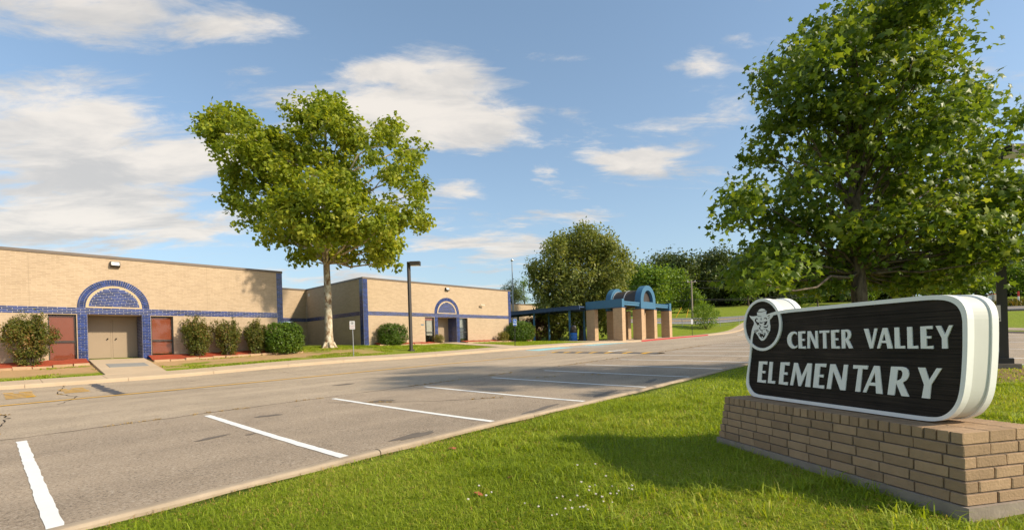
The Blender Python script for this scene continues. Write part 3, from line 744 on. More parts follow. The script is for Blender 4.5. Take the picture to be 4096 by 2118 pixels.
            cu.add([(x,yy,zz0) for x,yy in zip(xs,ys)]+[(x,yy,zz1) for x,yy in zip(xs,ys)],[(i,i+1,n+2+i,n+1+i) for i in range(n)],True)
            cu.build('curtain',CURT,wo,fixn=False)
            if wi==0: MB().box(a0+.06,a1-.06,yv+.07,yv+.08,z1-.24,z1-.05).build('valance',BLIND,wo)
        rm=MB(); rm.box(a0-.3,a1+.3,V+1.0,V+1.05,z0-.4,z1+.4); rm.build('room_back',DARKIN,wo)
    # blue corner piers
    for cp in (corner_l,corner_r):
        if not cp: continue
        a0,a1=cp
        mb=MB(); mb.box(a0,a1,V-.006,V+.012,zb+.2,zt-.006); pi=mb.build('corner_pier',MORT,root)
        L=Layer(lambda a,z,d:(a,V-.006-d,z),((1,0,0),(0,0,1),(0,-1,0)),False,'pier_bricks'); z=zt-.02-BH; i=0
        while z>zb+.25:
            w=(a1-a0)
            if i%2: L.brick(a0+.004,a0+w*.62,z+.005,z+BH-.006); L.brick(a0+w*.62+.011,a1-.004,z+.005,z+BH-.006)
            else: L.brick(a0+.004,a0+w*.30,z+.005,z+BH-.006); L.brick(a0+w*.30+.011,a1-.004,z+.005,z+BH-.006)
            z-=BH; i+=1
        L.done(pi)
    return root,zb,zt
V1,V2=29.4,31.5
JNT=M('control_joint',(.36,.27,.18),0.9)
W1,zb1_,zt1_=build_wing('school_wing','long tan brick wing at far left with blue arch over double doors',-16,12.03,V1,0.0,4.23,True,-0.4,15,True,None,(11.70,12.03))
MB().box(12.03-.30,12.029,V1+.302,V1+15,zb1_,zt1_-.004).build('side_wall',TAN,W1)
for u in (1.35,8.1,-5):
    MB().box(u,u+.012,V1-.0015,V1+.01,-.5,1.984).build('control_joint',JNT,W1); MB().box(u,u+.012,V1-.0015,V1+.01,2.281,4.62).build('control_joint',JNT,W1)
W2,zb2_,zt2_=build_wing('school_wing','tan brick wing behind the middle lamp post with blue arch and single door',18.58,34.33,V2,0.47,26.39,False,18.9,18,False,(18.58,18.95),(33.98,34.33))
# left flank and link wall of the second wing
mb=MB(); mb.add([(18.581,V2+.01,zb2_),(18.581,40.6,zb2_),(18.581,40.6,zt2_-.003),(18.581,V2+.01,zt2_-.003)],[(0,1,2,3)])
mb.box(18.582,18.85,V2+.302,40.6,zb2_,zt2_-.004)
mb.build('side_wall',TAN,W2)
MB().box(12.1,18.58,40.6,40.9,2.02+.47,zt2_).build('link_wall',TAN,W2)
MB().box(17.6,18.58,40.6,41.6,zb2_,2.02+.465).build('link_pier',TAN,W2)
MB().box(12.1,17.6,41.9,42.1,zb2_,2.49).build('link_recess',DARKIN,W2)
lw=MB(); lw.box(12.4,17.5,41.70,41.76,1.2,1.26); lw.box(12.4,17.5,41.70,41.76,2.3,2.36)
for a in (12.4,14.0,15.7,17.4): lw.box(a,a+.06,41.705,41.755,.4,2.3)
lw.build('link_window',FRAME,W2)
MB().box(12.1,17.6,41.65,41.9,zb2_,1.15).build('link_low_wall',TAN,W2)
MB().box(12.05,18.57,40.55,40.9,zt2_+.001,zt2_+.118).build('coping',COPING,W2)
mb=MB(); mb.box(18.574,18.59,V2+.5,40.598,1.985+.47,2.28+.47); mb.box(12.1,18.573,40.594,40.61,1.985+.47,2.28+.47); bb=mb.build('side_band',MORT,W2)
L=Layer(lambda a,z,d:(18.574-d,a,z),((0,1,0),(0,0,1),(-1,0,0)),False,'band_bricks'); L.panel(V2+.5,40.58,2.455,2.75); L.done(bb)
L=Layer(lambda a,z,d:(a,40.594-d,z),((1,0,0),(0,0,1),(0,-1,0)),False,'band_bricks'); L.panel(12.1,18.55,2.455,2.75); L.done(bb)
mb=MB(); mb.box(18.572,18.585,V2+.004,V2+.46,zb2_+.2,zt2_-.006); pi=mb.build('corner_pier',MORT,W2)
L=Layer(lambda a,z,d:(18.572-d,a,z),((0,1,0),(0,0,1),(-1,0,0)),False,'pier_bricks'); z=zt2_-.02-BH; i=0
while z>zb2_+.25:
    k_=.3 if i%2 else .6
    L.brick(V2+.008,V2+.46*k_,z+.005,z+BH-.006); L.brick(V2+.46*k_+.011,V2+.455,z+.005,z+BH-.006); z-=BH; i+=1
L.done(pi)
vt=MB(); vt.box(18.55,18.58,39.9,40.2,4.55,4.80); vt.build('wall_vent',SIGNGREY,W2)
# third wing, far behind the covered walk
W3=thing('school_wing','far tan brick wing half hidden behind the oak and covered walk','building',(50,52,0))
MB().box(38,57.5,45,60,-.5,5.56).build('front_wall',TAN,W3)
MB().box(37.95,57.55,44.95,60.05,5.56,5.70).build('coping',COPING,W3)
bb=MB().box(38,57.5,44.985,45.0,3.0,3.29).build('blue_band',MORT,W3)
L=Layer(lambda a,z,d:(a,44.985-d,z),((1,0,0),(0,0,1),(0,-1,0)),False,'band_bricks'); L.panel(40,57.1,3.0,3.29); L.done(bb)
bb=MB().box(57.15,57.5,44.98,45.0,-.3,5.55).build('corner_pier',MORT,W3)
L=Layer(lambda a,z,d:(a,44.98-d,z),((1,0,0),(0,0,1),(0,-1,0)),False,'pier_bricks'); L.panel(57.15,57.5,0.2,5.5); L.done(bb)

# ---------------------------------------------------------------- portico and covered walk
PU=[42.8,46.84,49.75,53.58]; CWU,CWV=0.66,1.02
po=thing('entrance_portico','blue and brick entrance portico with smoked barrel vault by the red kerb','portico',(48.5,26.4,0))
for v0 in (24.3,27.5):
    for u in PU:
        zc=min(Tz(u,v0),Tz(u+CWU,v0+CWV))+.10
        MB().box(u,u+CWU,v0,v0+CWV,zc,3.34).build('column',COLB,po)
        MB().box(u-.03,u+CWU+.03,v0-.03,v0+CWV+.03,3.341,3.42).build('column_cap',BPAINT2,po)
for u0,u1 in ((42.78,43.22),(53.6,54.04)):
    MB().box(u0,u1,24.26,28.55,3.421,4.22).build('end_fascia',BPAINT,po)
for v0,v1 in ((24.42,24.72),(28.1,28.4)):
    for a,b in ((43.222,46.70),(50.10,53.598)):
        m_=MB(); m_.box(a,b,v0,v1,3.64,3.88); m_.box(a,b,v0-.05,v1+.05,3.881,4.03); m_.build('roof_beam',BPAINT,po)
MB().box(43.223,46.7,24.73,28.09,3.72,3.86).build('flat_roof',SMOKE,po); MB().box(50.1,53.597,24.73,28.09,3.72,3.86).build('flat_roof',SMOKE,po)
uc_=48.4; zs=4.22
def archp(r,n=28): return [(r*math.cos(math.pi*i/n),r*math.sin(math.pi*i/n)) for i in range(n+1)]
for v0,v1 in ((24.26,24.95),(27.9,28.55)):
    outer=[(1.68,-.80)]+archp(1.68)+[(-1.68,-.80)]; hole=[(1.06,-.10)]+archp(1.10)+[(-1.06,-.10)]
    hole=[(1.08,-.08)]+[(x,z*1.08) for x,z in archp(1.08)]+[(-1.08,-.08)]
    MB().prism([outer,hole],lambda x,z,d:(uc_+x,d,zs+z),v0,v1).build('arch_gable',BPAINT,po)
    MB().prism([[(x*.995,z*.995) for x,z in hole]],lambda x,z,d:(uc_+x,d,zs+z),(v0+v1)/2-.02,(v0+v1)/2+.02).build('gable_pane',SMOKE,po)
vs=[]; rr=1.50; n=28
mb=MB()
for v_ in (24.951,27.899): vs+=[(uc_+x,v_,zs-.35+ (0 if False else z*1.02+.12)) for x,z in archp(rr,n)]
mb.add(vs,[(i,i+1,n+2+i,n+1+i) for i in range(n)],True); mb.build('vault_shell',SMOKE,po,fixn=False)
for v_ in (25.02,26.43,27.80):
    m_=MB(); ring=[]
    for v2 in (v_-.035,v_+.035):
        for r_ in (rr+.002,rr+.035): ring.append([(uc_+x,v2,zs-.23+z*1.02) for x,z in archp(r_,n)])
    a,b,c,d=ring
    m_.add(a+b+c+d,[(n+1+i,n+2+i,3*(n+1)+i+1,3*(n+1)+i) for i in range(n)]+[(i,i+1,n+2+i,n+1+i) for i in range(n)]+[(2*(n+1)+i,2*(n+1)+i+1,3*(n+1)+i+1,3*(n+1)+i) for i in range(n)])
    m_.build('vault_rib',ALU,po,fixn=False)
MB().box(46.71,50.09,24.951,27.899,3.55,3.70).build('vault_ceiling',SMOKE,po)

cw=thing('covered_walkway','navy flat-roofed covered walkway on slim posts between school and portico','walkway roof',(43.3,35,0))
mb=MB(); mb.box(41.75,44.95,28.56,44.9,3.62,3.76); mb.build('roof_deck',BPAINT2,cw)
for u0,u1 in ((41.62,41.745),(44.955,45.08)):
    m_=MB(); m_.box(u0,u1,28.56,44.9,3.42,3.80); m_.box(u0-.03,u1+.03,28.57,44.89,3.801,3.85); m_.build('roof_edge_beam',BPAINT2,cw)
for v_ in (30.0,34.9,39.7,44.2):
    for u in (41.9,44.6):
        MB().box(u,u+.16,v_,v_+.16,Tz(u,v_)+.1,3.619).build('post',BPAINT,cw)
    MB().box(42.06,44.6,v_+.03,v_+.13,3.44,3.618).build('cross_beam',BPAINT2,cw)

# ---------------------------------------------------------------- foliage
def star_leaf(lobes=5,inner=0.52):
    """maple-like leaf, centre raised: vertices and triangles (unit size, in XY, stalk at -Y)"""
    pts=[]; n=lobes*2
    for i in range(n+1):
        a=-math.pi/2+0.35+(2*math.pi-0.7)*i/n
        r=1.0 if i%2 else inner
        if i in (0,n): r=0.42
        if i%2 and (i==1 or i==n-1): r=0.72
        pts.append((r*math.cos(a)*0.55,r*math.sin(a)*0.55+0.1,-0.09*r))
    v=np.array([(0,-0.05,0.06)]+pts); f=np.array([(0,i,i+1) for i in range(1,len(pts))])
    return v,f
def simple_leaf(w=0.5):
    v=np.array([(0,-.5,0),(w/2,0,-.07),(0,.55,0.02),(-w/2,0,-.07)]); f=np.array([(0,1,2),(0,2,3)])
    return v,f
def five_leaf():
    v=np.array([(0,0,.08),(0,-.5,0),(.30,-.28,-.05),(.52,.08,-.08),(.22,.16,0),(0,.58,-.06),(-.22,.16,0),(-.52,.08,-.08),(-.30,-.28,-.05)])
    f=np.array([(0,i,i+1) for i in range(1,8)]+[(0,8,1)]); return v,f
def leaves_mesh(pos,nrm,size,tpl,rng,spin=True):
    """leaf copies at pos, facing nrm"""
    tv,tf=tpl; N=len(pos); nrm=nrm/np.maximum(1e-6,np.linalg.norm(nrm,axis=1))[:,None]
    ref=rng.normal(size=(N,3)); ref[:,2]-=0.7
    t=ref-nrm*(ref*nrm).sum(1)[:,None]; t/=np.maximum(1e-6,np.linalg.norm(t,axis=1))[:,None]
    b=np.cross(nrm,t)
    V=(pos[:,None,:]+size[:,None,None]*(b[:,None,:]*tv[None,:,0:1]+t[:,None,:]*tv[None,:,1:2]+nrm[:,None,:]*tv[None,:,2:3])).reshape(-1,3)
    F=(np.arange(N)[:,None,None]*len(tv)+tf[None]).reshape(-1,3)
    return V,F
def sample_crown(lobes,nclump,per,spread,rng,shell=0.55,boxy=2.0,flat=1.0):
    """leaf positions gathered in clumps through the lobes; lobes: (x,y,z,rx,ry,rz)"""
    L=np.array(lobes,float); vol=(L[:,3]*L[:,4]*L[:,5])**(2/3); pick=rng.choice(len(L),nclump,p=vol/vol.sum())
    d=rng.normal(size=(nclump,3))
    nb=(np.abs(d)**boxy).sum(1)**(1/boxy); d=d/nb[:,None]
    rad=shell+(1-shell)*rng.random(nclump)**0.6
    rad=np.where(rng.random(nclump)<0.18,rng.random(nclump)*shell,rad)
    C=L[pick,:3]+d*rad[:,None]*L[pick,3:6]
    out=d*0.8
    off=rng.normal(size=(nclump,per,3))*spread; off[:,:,2]*=flat
    pos=(C[:,None]+off).reshape(-1,3)
    nrm=np.repeat(out,per,0)+rng.normal(size=(nclump*per,3))*0.75; nrm[:,2]+=0.55
    return pos,nrm,C
def crown(name,parent,lobes,nclump,per,spread,size,tpl,mat,seed,shell=0.55,boxy=2.0,clipz=None,kind=None,keep=None,flat=1.0):
    rng=np.random.default_rng(seed); pos,nrm,C=sample_crown(lobes,nclump,per,spread,rng,shell,boxy,flat)
    if clipz is not None:
        k_=pos[:,2]>clipz; pos,nrm=pos[k_],nrm[k_]
    sz=size*rng.uniform(0.6,1.25,len(pos))
    if keep is not None:
        m_=keep(pos); V,F=leaves_mesh(pos[~m_],nrm[~m_],sz[~m_],tpl,rng)
    else: V,F=leaves_mesh(pos,nrm,sz,tpl,rng)
    o=npmesh(name,V,F.ravel(),np.arange(len(F))*3,None,mat,parent,kind)
    return o,C,(pos,nrm,sz)
def limbs(mb,base,lead,targets,r0,rng,start=0.25,n=7):
    """trunk along `lead` points, limbs rising from it to the targets"""
    lead=[Vector(p) for p in lead]
    rad=[r0*(1-0.82*i/(len(lead)-1)) for i in range(len(lead))]
    if len(lead)>2: rad[0]=r0*1.35
    mb.tube(lead,rad,12)
    H=lead[-1].z-lead[0].z
    for tg in targets:
        tg=Vector(tg); zf=min(0.9,max(start,(tg.z-lead[0].z)/H-0.30))
        zz_=lead[0].z+zf*H
        for a,b in zip(lead[:-1],lead[1:]):
            if a.z<=zz_<=b.z+1e-6: f=(zz_-a.z)/max(1e-6,b.z-a.z); s_=a.lerp(b,f); break
        else: s_=lead[-1].copy()
        ln=(tg-s_).length; rr_=max(0.012,min(r0*0.45,ln*0.018+r0*0.08))
        pts=[]
        for i in range(n):
            f=i/(n-1); p=s_.lerp(tg,f); p.z+=math.sin(f*math.pi)*ln*0.07*(-1 if tg.z<s_.z+ln*.4 else 1)*0.6
            if 0<i<n-1: p+=Vector(rng.normal(0,ln*0.018,3))
            pts.append(p)
        mb.tube(pts,[rr_*(1-0.8*i/(n-1)) for i in range(n)],6)

def at(px,py,t):
    """point seen at display position (2576 wide) at depth t: only used to read off sizes while laying out crowns"""
    F_=17/36*2576; a=(px-1288)/F_; b=-(py-866)/F_; c,s=math.cos(R(1.72)),math.sin(R(1.72))
    r_=a*c+b*s; u_=-a*s+b*c
    p=(fwv+rtv*r_+upv*u_)*t
    return p
def lobes_from(list_,t,depth,rng,spread=1.0):
    f=t/(17/36*2576); out=[]
    for (x,y,rx,ry) in list_:
        rd=(rx+ry)/2*f
        for k_ in range(2):
            d=rng.uniform(-1,1)*depth*spread if k_ else rng.uniform(-.3,.3)*depth
            q=at(x,y,t+d); sc_=(t+d)/t
            out.append((q.x,q.y,q.z,(rx*f*.5+rd*.5)*sc_,(rx*f*.5+rd*.5)*sc_,ry*f*sc_))
    return out
# big sycamore between the wings
rng=np.random.default_rng(11)
SB=Vector((15.05,29.84,Tz(15.05,29.84)+.08))
syc=thing('sycamore_tree','tall sycamore with pale mottled trunk standing between the two wings','tree',SB)
LB=[(545,325,48,42),(595,300,42,42),(640,350,42,36),(580,380,52,36),(620,440,64,44),(590,490,42,36),(660,520,54,44),(640,560,46,26),
 (700,380,54,44),(760,300,54,44),(820,275,54,44),(865,330,52,46),(770,385,64,50),(850,420,60,50),(930,370,46,42),(985,335,36,36),(1040,390,36,42),(1000,430,50,40),(1052,480,30,46),(1052,545,30,36),(990,540,46,42),
 (740,580,62,38),(700,455,44,34),(905,500,34,30),(830,610,70,36),(910,600,54,38),(970,610,46,36),(690,360,38,28),(665,405,48,38),(720,430,48,38),(740,490,48,38),(875,465,46,36),(760,645,38,16),(865,648,38,13),(950,650,36,20),(992,655,22,22),(685,592,36,22)]
LF=[(830,585,75,42),(770,560,55,44),(900,575,55,40),(850,530,52,48),(720,520,50,44),(960,560,44,40),(800,470,46,36)]
lb=lobes_from(LB,31.25,3.6,rng)+lobes_from(LF,27.2,1.0,rng)
scr,SCc,_=crown('crown',syc,lb,1080,30,0.23,0.26,five_leaf(),L_SYC,21,shell=0.6,flat=.85)
mb=MB(); lead=[SB+Vector((0,0,-.15)),SB+Vector((0,0,.25)),SB+Vector((.02,0,1.0)),SB+Vector((.03,0,3.0)),SB+Vector((0,0,5.5)),SB+Vector((-.1,.1,8)),SB+Vector((0,0,11)),SB+Vector((.2,0,14.2))]
lead_r=[.46,.31,.245,.22,.20,.15,.10,.04]
mb.tube(lead,lead_r,16)
limbs(mb,SB,[lead[3],lead[4],lead[5],lead[6],lead[7]],[(l[0],l[1],l[2]) for l in lb[::2]]+[tuple(c) for c in SCc[::60]],.19,rng,0.22)
for k_ in range(6):
    a=k_*1.05+.3; mb.tube([SB+Vector((.25*math.cos(a),.25*math.sin(a),.35)),SB+Vector((.45*math.cos(a),.45*math.sin(a),.02)),SB+Vector((.7*math.cos(a),.7*math.sin(a),-.12))],[.13,.09,.04],7)
mb.build('trunk',SYCBARK,syc)

# the sycamore behind the sign
rng=np.random.default_rng(12)
QB=Vector((14.1,1.65,Tz(14.1,1.65)+.08)); TQ=11.5
tre=thing('young_sycamore_tree','broad dark green tree with large lobed leaves just behind the brick sign','tree',QB)
LQ=[(2240,60,170,80),(2330,-30,130,70),(2100,90,90,60),(2030,150,75,55),(1950,200,55,50),(2130,220,170,90),(2330,180,110,100),(1990,300,80,60),(2150,360,170,90),(2350,330,130,90),(1930,390,55,35),(2460,400,70,60),(2050,450,110,60),(2260,480,160,80),(1880,500,80,40),(2000,560,130,55),(1830,560,50,22),(2180,590,160,60),(2380,560,130,75),(2500,520,70,90),(2560,470,50,90),(1950,640,110,45),(2110,680,130,42),(2270,690,110,36),(2400,640,90,45),(2500,630,70,40),(2620,540,90,110),(2430,250,60,50),(1880,665,60,28),(1950,695,95,34),(2080,715,75,26),(2300,715,80,24),(1860,700,50,24),(2420,700,70,26),(2560,300,40,30)]
lq=lobes_from(LQ,TQ,2.6,rng)
near={}
def keepf(pos):
    f=pos@np.array([CA,SA,0.0]); rr2=pos@np.array([SA,-CA,0.0]); up=pos[:,2]
    vis=(np.abs(rr2/f)<1.05)&((up/f)<0.70)
    s_=np.where(vis,f,1e9); k_=np.argsort(s_)[:300]; m_=np.zeros(len(pos),bool); m_[k_]=True; near['m']=m_; return m_
qcr,QC,(qp,qn,qs)=crown('crown',tre,lq,2500,12,0.19,0.18,star_leaf(),L_SYC2,22,shell=0.45,flat=.6,kind='stuff',keep=keepf)
tv,tf=star_leaf(); lm=bpy.data.meshes.new('leaf'); lm.from_pydata(tv.tolist(),[],tf.tolist()); lm.materials.append(L_SYC2)
for i in np.where(near['m'])[0]:
    nz=Vector(qn[i]).normalized(); rf=Vector(rng.normal(0,1,3))-Vector((0,0,.7)); tt=(rf-nz*rf.dot(nz)).normalized(); bb_=nz.cross(tt)
    inst(lm,'leaf',tre,qp[i],scale=(qs[i],)*3,mat3=Matrix((bb_,tt,nz)).transposed())
mb=MB(); lead=[QB+Vector((0,0,-.1)),QB+Vector((0,0,.2)),QB+Vector((0,0,1.6)),QB+Vector((-.05,.05,3.6)),QB+Vector((.05,0,6)),QB+Vector((.1,0,8.8))]
mb.tube(lead,[.30,.20,.165,.13,.09,.03],14)
limbs(mb,QB,lead[2:],[(l[0],l[1],l[2]) for l in lq[::2]]+[tuple(c) for c in QC[::40]],.085,rng,0.12)
mb.build('trunk',BARK,tre)

# oak behind the covered walk
rng=np.random.default_rng(13)
OB=Vector((49.5,33.6,Tz(49.5,33.6)+.08)); TO=59.0
oak=thing('oak_tree','rounded olive green oak rising behind the covered walkway','tree',OB)
LO=[(1470,620,70,50),(1480,590,30,22),(1410,640,50,45),(1400,610,22,22),(1520,650,50,50),(1525,610,18,28),(1370,690,45,30),(1345,680,20,22),(1560,680,35,35),(1570,645,14,22),(1450,700,90,50),(1530,720,50,40),(1390,750,50,35),(1480,760,80,40),(1410,800,45,25),(1380,785,40,30),(1470,800,60,20),(1545,750,40,30),(1360,720,30,20),(1520,800,20,25),(1400,820,30,14),(1520,830,14,16),(1440,820,20,12)]
lo=lobes_from(LO,TO,3.4,rng)
ocr,OC,_=crown('crown',oak,lo,1700,22,0.36,0.38,simple_leaf(0.55),L_OAK,23,shell=0.5,flat=1.3)
mb=MB(); lead=[OB+Vector((0,0,-.1)),OB+Vector((0,0,.3)),OB+Vector((0,0,1.5)),OB+Vector((.1,0,4)),OB+Vector((0,.1,8)),OB+Vector((0,0,12.5))]
mb.tube(lead,[.75,.48,.40,.34,.22,.05],12)
limbs(mb,OB,lead[2:],[(l[0],l[1],l[2]) for l in lo[::2]],.34,rng,0.1); mb.build('trunk',BARK,oak)

# woodland trees on the hill: a few crowns, many individuals
def wood_proto(seed,mat,hh,rx,nclump,tall=1.0,leaf=0.62,trunk_f=0.34):
    rg=np.random.default_rng(seed); base=Vector((0,0,0))
    lob=[]
    for k_ in range(11):
        a=rg.uniform(0,6.28); q=rg.uniform(0.1,0.72)*rx; z=rg.uniform(0.24,0.86)*hh
        s_=rx*rg.uniform(.34,.52)*(1.1-0.45*abs(z/hh-.6)); lob.append((q*math.cos(a),q*math.sin(a),z,s_,s_,s_*.8*tall))
    lob.append((0,0,hh*.82,rx*.45,rx*.45,hh*.17)); lob.append((0,0,hh*.55,rx*.6,rx*.6,hh*.25))
    return lob,rg
def wood_tree(name,label,loc,seed,mat,hh,rx,nclump=420,per=11,leaf=.62,group=None,flat=1.0):
    lob,rg=wood_proto(seed,mat,hh,rx,nclump)
    r=thing(name,label,'tree',(0,0,0),group)
    o,C,_=crown('crown',r,lob,nclump,per,rx*.13,leaf,simple_leaf(.7),mat,seed+100,shell=.5,flat=flat)
    mb=MB(); lead=[(0,0,-.4),(0,0,.6),(rg.normal(0,.15),rg.normal(0,.15),hh*.3),(rg.normal(0,.3),rg.normal(0,.3),hh*.6),(0,0,hh*.9)]
    limbs(mb,None,lead,[l[:3] for l in lob],hh*.024,rg,.25,5); mb.build('trunk',BARK,r)
    r.location=loc; return r
def hill(r_,t_): u,v=rt2uv(r_,t_); return (u,v,Tz(u,v)+.05)
A_=wood_tree('oak_tree','dark spreading oak, first of the hilltop wood left of the pole',hill(40,121),31,L_WOOD,13.5,7.2,720,12,.68)
B_=wood_tree('oak_tree','tall dark oak on the hill beside the utility pole',hill(50,124),32,L_WOOD,14,7,720,12,.68)
C_=wood_tree('elm_tree','bright green full crowned tree on the lawn behind the portico vault',hill(26.5,92),33,L_BRI,9.6,4.8,480,11,.5)
D_=wood_tree('elm_tree','bright green tree on the hill right of the utility pole',hill(57,116),34,L_BRI,9.5,4.8,400,11,.5)
WGRP='trees of the wood on the hill'
wl='tree of the wood on the hill beyond the road'
spots=[(33,128,A_,.9),(61,126,B_,1.0),(68,122,A_,.95),(75,127,B_,.95),(82,120,A_,.85),(88,126,B_,1.0),(95,121,A_,.9),(102,127,B_,.95),(109,121,A_,.9),(117,126,B_,1.0),(125,121,A_,.95),(134,126,B_,1.0),
       (45,138,B_,1.0),(58,140,A_,1.0),(72,140,B_,1.05),(86,140,A_,1.0),(100,140,B_,1.0),(115,140,A_,1.0),(130,140,B_,1.05),(145,130,A_,1.0),(30,140,A_,.8),(142,118,B_,.9)]
for r_,t_,p,sc in spots:
    c=copy_tree(p,hill(r_,t_),(sc*random.uniform(.9,1.15),sc*random.uniform(.9,1.15),sc),random.uniform(0,6.28)); c['label']=wl; c['group']=WGRP
# lower, nearer trees along the road to the right
for i,(r_,t_,sc) in enumerate([(66,104,.75),(78,106,.8),(90,103,.85),(101,105,.9),(112,103,.85)]):
    c=copy_tree(D_,hill(r_,t_),(sc*1.15,sc*1.15,sc),i*1.3); c['label']='bushy roadside tree behind the big sycamore, in front of the wood'; c['group']='roadside trees'
E_=wood_tree('elm_tree','second bright tree behind the portico, right of the vault',hill(31.5,98),35,L_BRI,8.8,4.4,380,11,.5)
F_=wood_tree('small_tree','small rounded tree at the lawn edge below the bright trees',hill(36,96),36,L_BRI,5.5,2.6,240,10,.4)
# pine and its neighbour behind the far wing
rng=np.random.default_rng(14)
pb=at(1292,860,88); PB=Vector((pb.x,pb.y,Tz(pb.x,pb.y)))
pin=thing('pine_tree','dark pine showing above the roof left of the flagpole','tree',PB)
LP=[(1290,725,18,24),(1275,735,14,18),(1300,745,24,18),(1285,765,26,18),(1265,760,10,18),(1318,775,12,10),(1290,790,28,16),(1312,790,20,14),(1275,800,20,12)]
lp=lobes_from(LP,88,1.6,rng)
crown('crown',pin,lp,520,14,.34,.36,simple_leaf(.25),L_WOOD,24,shell=.4)
mb=MB(); limbs(mb,PB,[PB+Vector((0,0,-.3)),PB+Vector((0,0,4)),at(1290,705,88)],[l[:3] for l in lp],.25,rng,.3); mb.build('trunk',BARK,pin)
pb=at(1322,860,90); PB=Vector((pb.x,pb.y,Tz(pb.x,pb.y)))
thn=thing('locust_tree','thin feathery light green tree beside the dark pine','tree',PB)
lp=lobes_from([(1318,715,11,16),(1308,735,13,18),(1322,750,9,12),(1330,790,14,14)],90,1.0,rng)
crown('crown',thn,lp,150,10,.30,.30,simple_leaf(.4),L_BRI,25,shell=.3)
mb=MB(); limbs(mb,PB,[PB+Vector((0,0,-.3)),PB+Vector((0,0,4)),at(1316,710,90)],[l[:3] for l in lp],.14,rng,.3); mb.build('trunk',BARK,thn)

# ---------------------------------------------------------------- shrubs and hedges
def shrub(name,label,u,v,rx,ry,hh,mat,seed,leaf=.07,nclump=500,per=11,boxy=2.0,spikes=0,cone=False,group=None,cat='shrub',spread=.05,ztop=None,tpl=None):
    rg=np.random.default_rng(seed); z0=Tz(u,v)+LAWN
    r=thing(name,label,cat,(u,v,z0),group)
    if cone: lob=[(u,v,z0+hh*.22,rx*.55,ry*.55,hh*.24),(u+.02,v,z0+hh*.45,rx*.82,ry*.82,hh*.30),(u-.12*rx,v,z0+hh*.64,rx*.70,ry*.70,hh*.24),(u+.3*rx,v,z0+hh*.58,rx*.5,ry*.5,hh*.26)]; spikes=int(spikes*1.8)
    else: lob=[(u,v,z0+hh*.5,rx,ry,hh*.5)]
    if spikes:
        for k_ in range(spikes):
            a=rg.uniform(0,6.28); q=rg.uniform(.2,.95); e=rg.uniform(.72,1.0)
            lob.append((u+math.cos(a)*rx*q,v+math.sin(a)*ry*q,z0+hh*e*(1.02-.28*q),rx*.085,rx*.085,hh*.17))
    crown('foliage',r,lob,nclump,per,spread,leaf,tpl or simple_leaf(.55),mat,seed,shell=.6,boxy=boxy,clipz=z0+.02)
    mb=MB()
    for k_ in range(9):
        a=rg.uniform(0,6.28); q=rg.uniform(.3,.9)
        mb.tube([(u+.05*math.cos(a),v+.05*math.sin(a),z0-.05),(u+rx*q*.45*math.cos(a),v+ry*q*.45*math.sin(a),z0+hh*.4),(u+rx*q*.9*math.cos(a),v+ry*q*.9*math.sin(a),z0+hh*rg.uniform(.6,.95))],[.025,.016,.006],5)
    mb.build('stem',BARK,r); return r
shrub('shrub','large feathery reddish green shrub in front of the leftmost window',1.28,28.72,.95,.75,2.35,L_SHRUB,41,.085,900,12,spikes=16,cone=True,spread=.06)
shrub('shrub','feathery shrub nearest the right-hand red window of the left wing',7.42,28.75,.80,.65,2.15,L_SHRUB,42,.085,760,12,spikes=15,cone=True,spread=.06)
shrub('shrub','middle one of the three feathery shrubs on the left wing wall',8.78,28.65,.72,.62,2.05,L_SHRUB,43,.085,700,12,spikes=14,cone=True,spread=.06)
shrub('shrub','feathery shrub touching the clipped hedge at the wing corner',10.15,28.55,.62,.60,1.95,L_SHRUB,44,.085,640,12,spikes=13,cone=True,spread=.06)
shrub('clipped_hedge','glossy clipped round hedge at the corner of the left wing',11.55,28.25,1.0,.80,1.75,L_HEDGE,45,.085,1500,11,boxy=3.6,cat='hedge',tpl=simple_leaf(.7))
shrub('clipped_hedge','clipped box hedge at the left corner of the second wing',20.55,30.85,1.15,.75,1.62,L_HEDGE,46,.09,1100,11,boxy=3.4,cat='hedge')
shrub('shrub','little golden shrub below the left window of the second wing',25.05,31.0,.50,.38,.80,L_YEL,47,.06,260,10,spread=.05,spikes=8)
shrub('clipped_hedge','big rounded green bush at the right corner of the second wing',34.6,30.6,1.55,1.15,1.95,L_HEDGE,48,.10,1300,11,boxy=2.7,cat='hedge',spikes=5)
shrub('shrub','low golden shrub at the left foot of the big corner bush',32.35,30.7,.62,.55,.95,L_YEL,49,.07,300,10,spikes=8)
shrub('shrub','yellow-green bush between the big corner bush and the walkway post',37.2,31.9,.90,.8,1.75,L_YEL,50,.09,520,10,spikes=6)
shrub('shrub','dark purple smoke bush behind the covered walkway posts',44.6,37.2,2.0,1.6,3.0,L_PURP,51,.13,1000,11,spikes=14,spread=.1)
shrub('shrub','rounded ochre bush beside the purple bush under the walkway roof',46.5,36.0,1.15,1.0,1.65,L_YEL,52,.10,520,10)
shrub('shrub','small purple bush right of the ochre bush by the far wing',50.0,37.5,.8,.8,1.9,L_PURP,53,.11,280,10,spikes=6)
shrub('shrub','lone vase-shaped green bush on the lawn beyond the red kerb',75.6,28.4,2.3,2.0,4.0,L_BRI,54,.20,420,11,spikes=22,spread=.16)
db_=shrub('shrub','dark rounded bush at the wood edge on the hill',*rt2uv(65.5,112),3.2,2.5,3.6,L_WOOD,55,.45,300,10,spread=.35)
for i,r_ in enumerate(np.arange(28,150,6.2)):
    t_=133+5*math.sin(i*2.1); s_=1.5+.5*math.sin(i*1.7); u,v=rt2uv(r_,t_)
    c=copy_tree(db_,(u,v,Tz(u,v)),(s_*1.2,s_*1.2,s_),i*1.1)
    c['label']='dark undergrowth bush between the trunks of the hill wood'; c['group']='undergrowth of the hill wood'
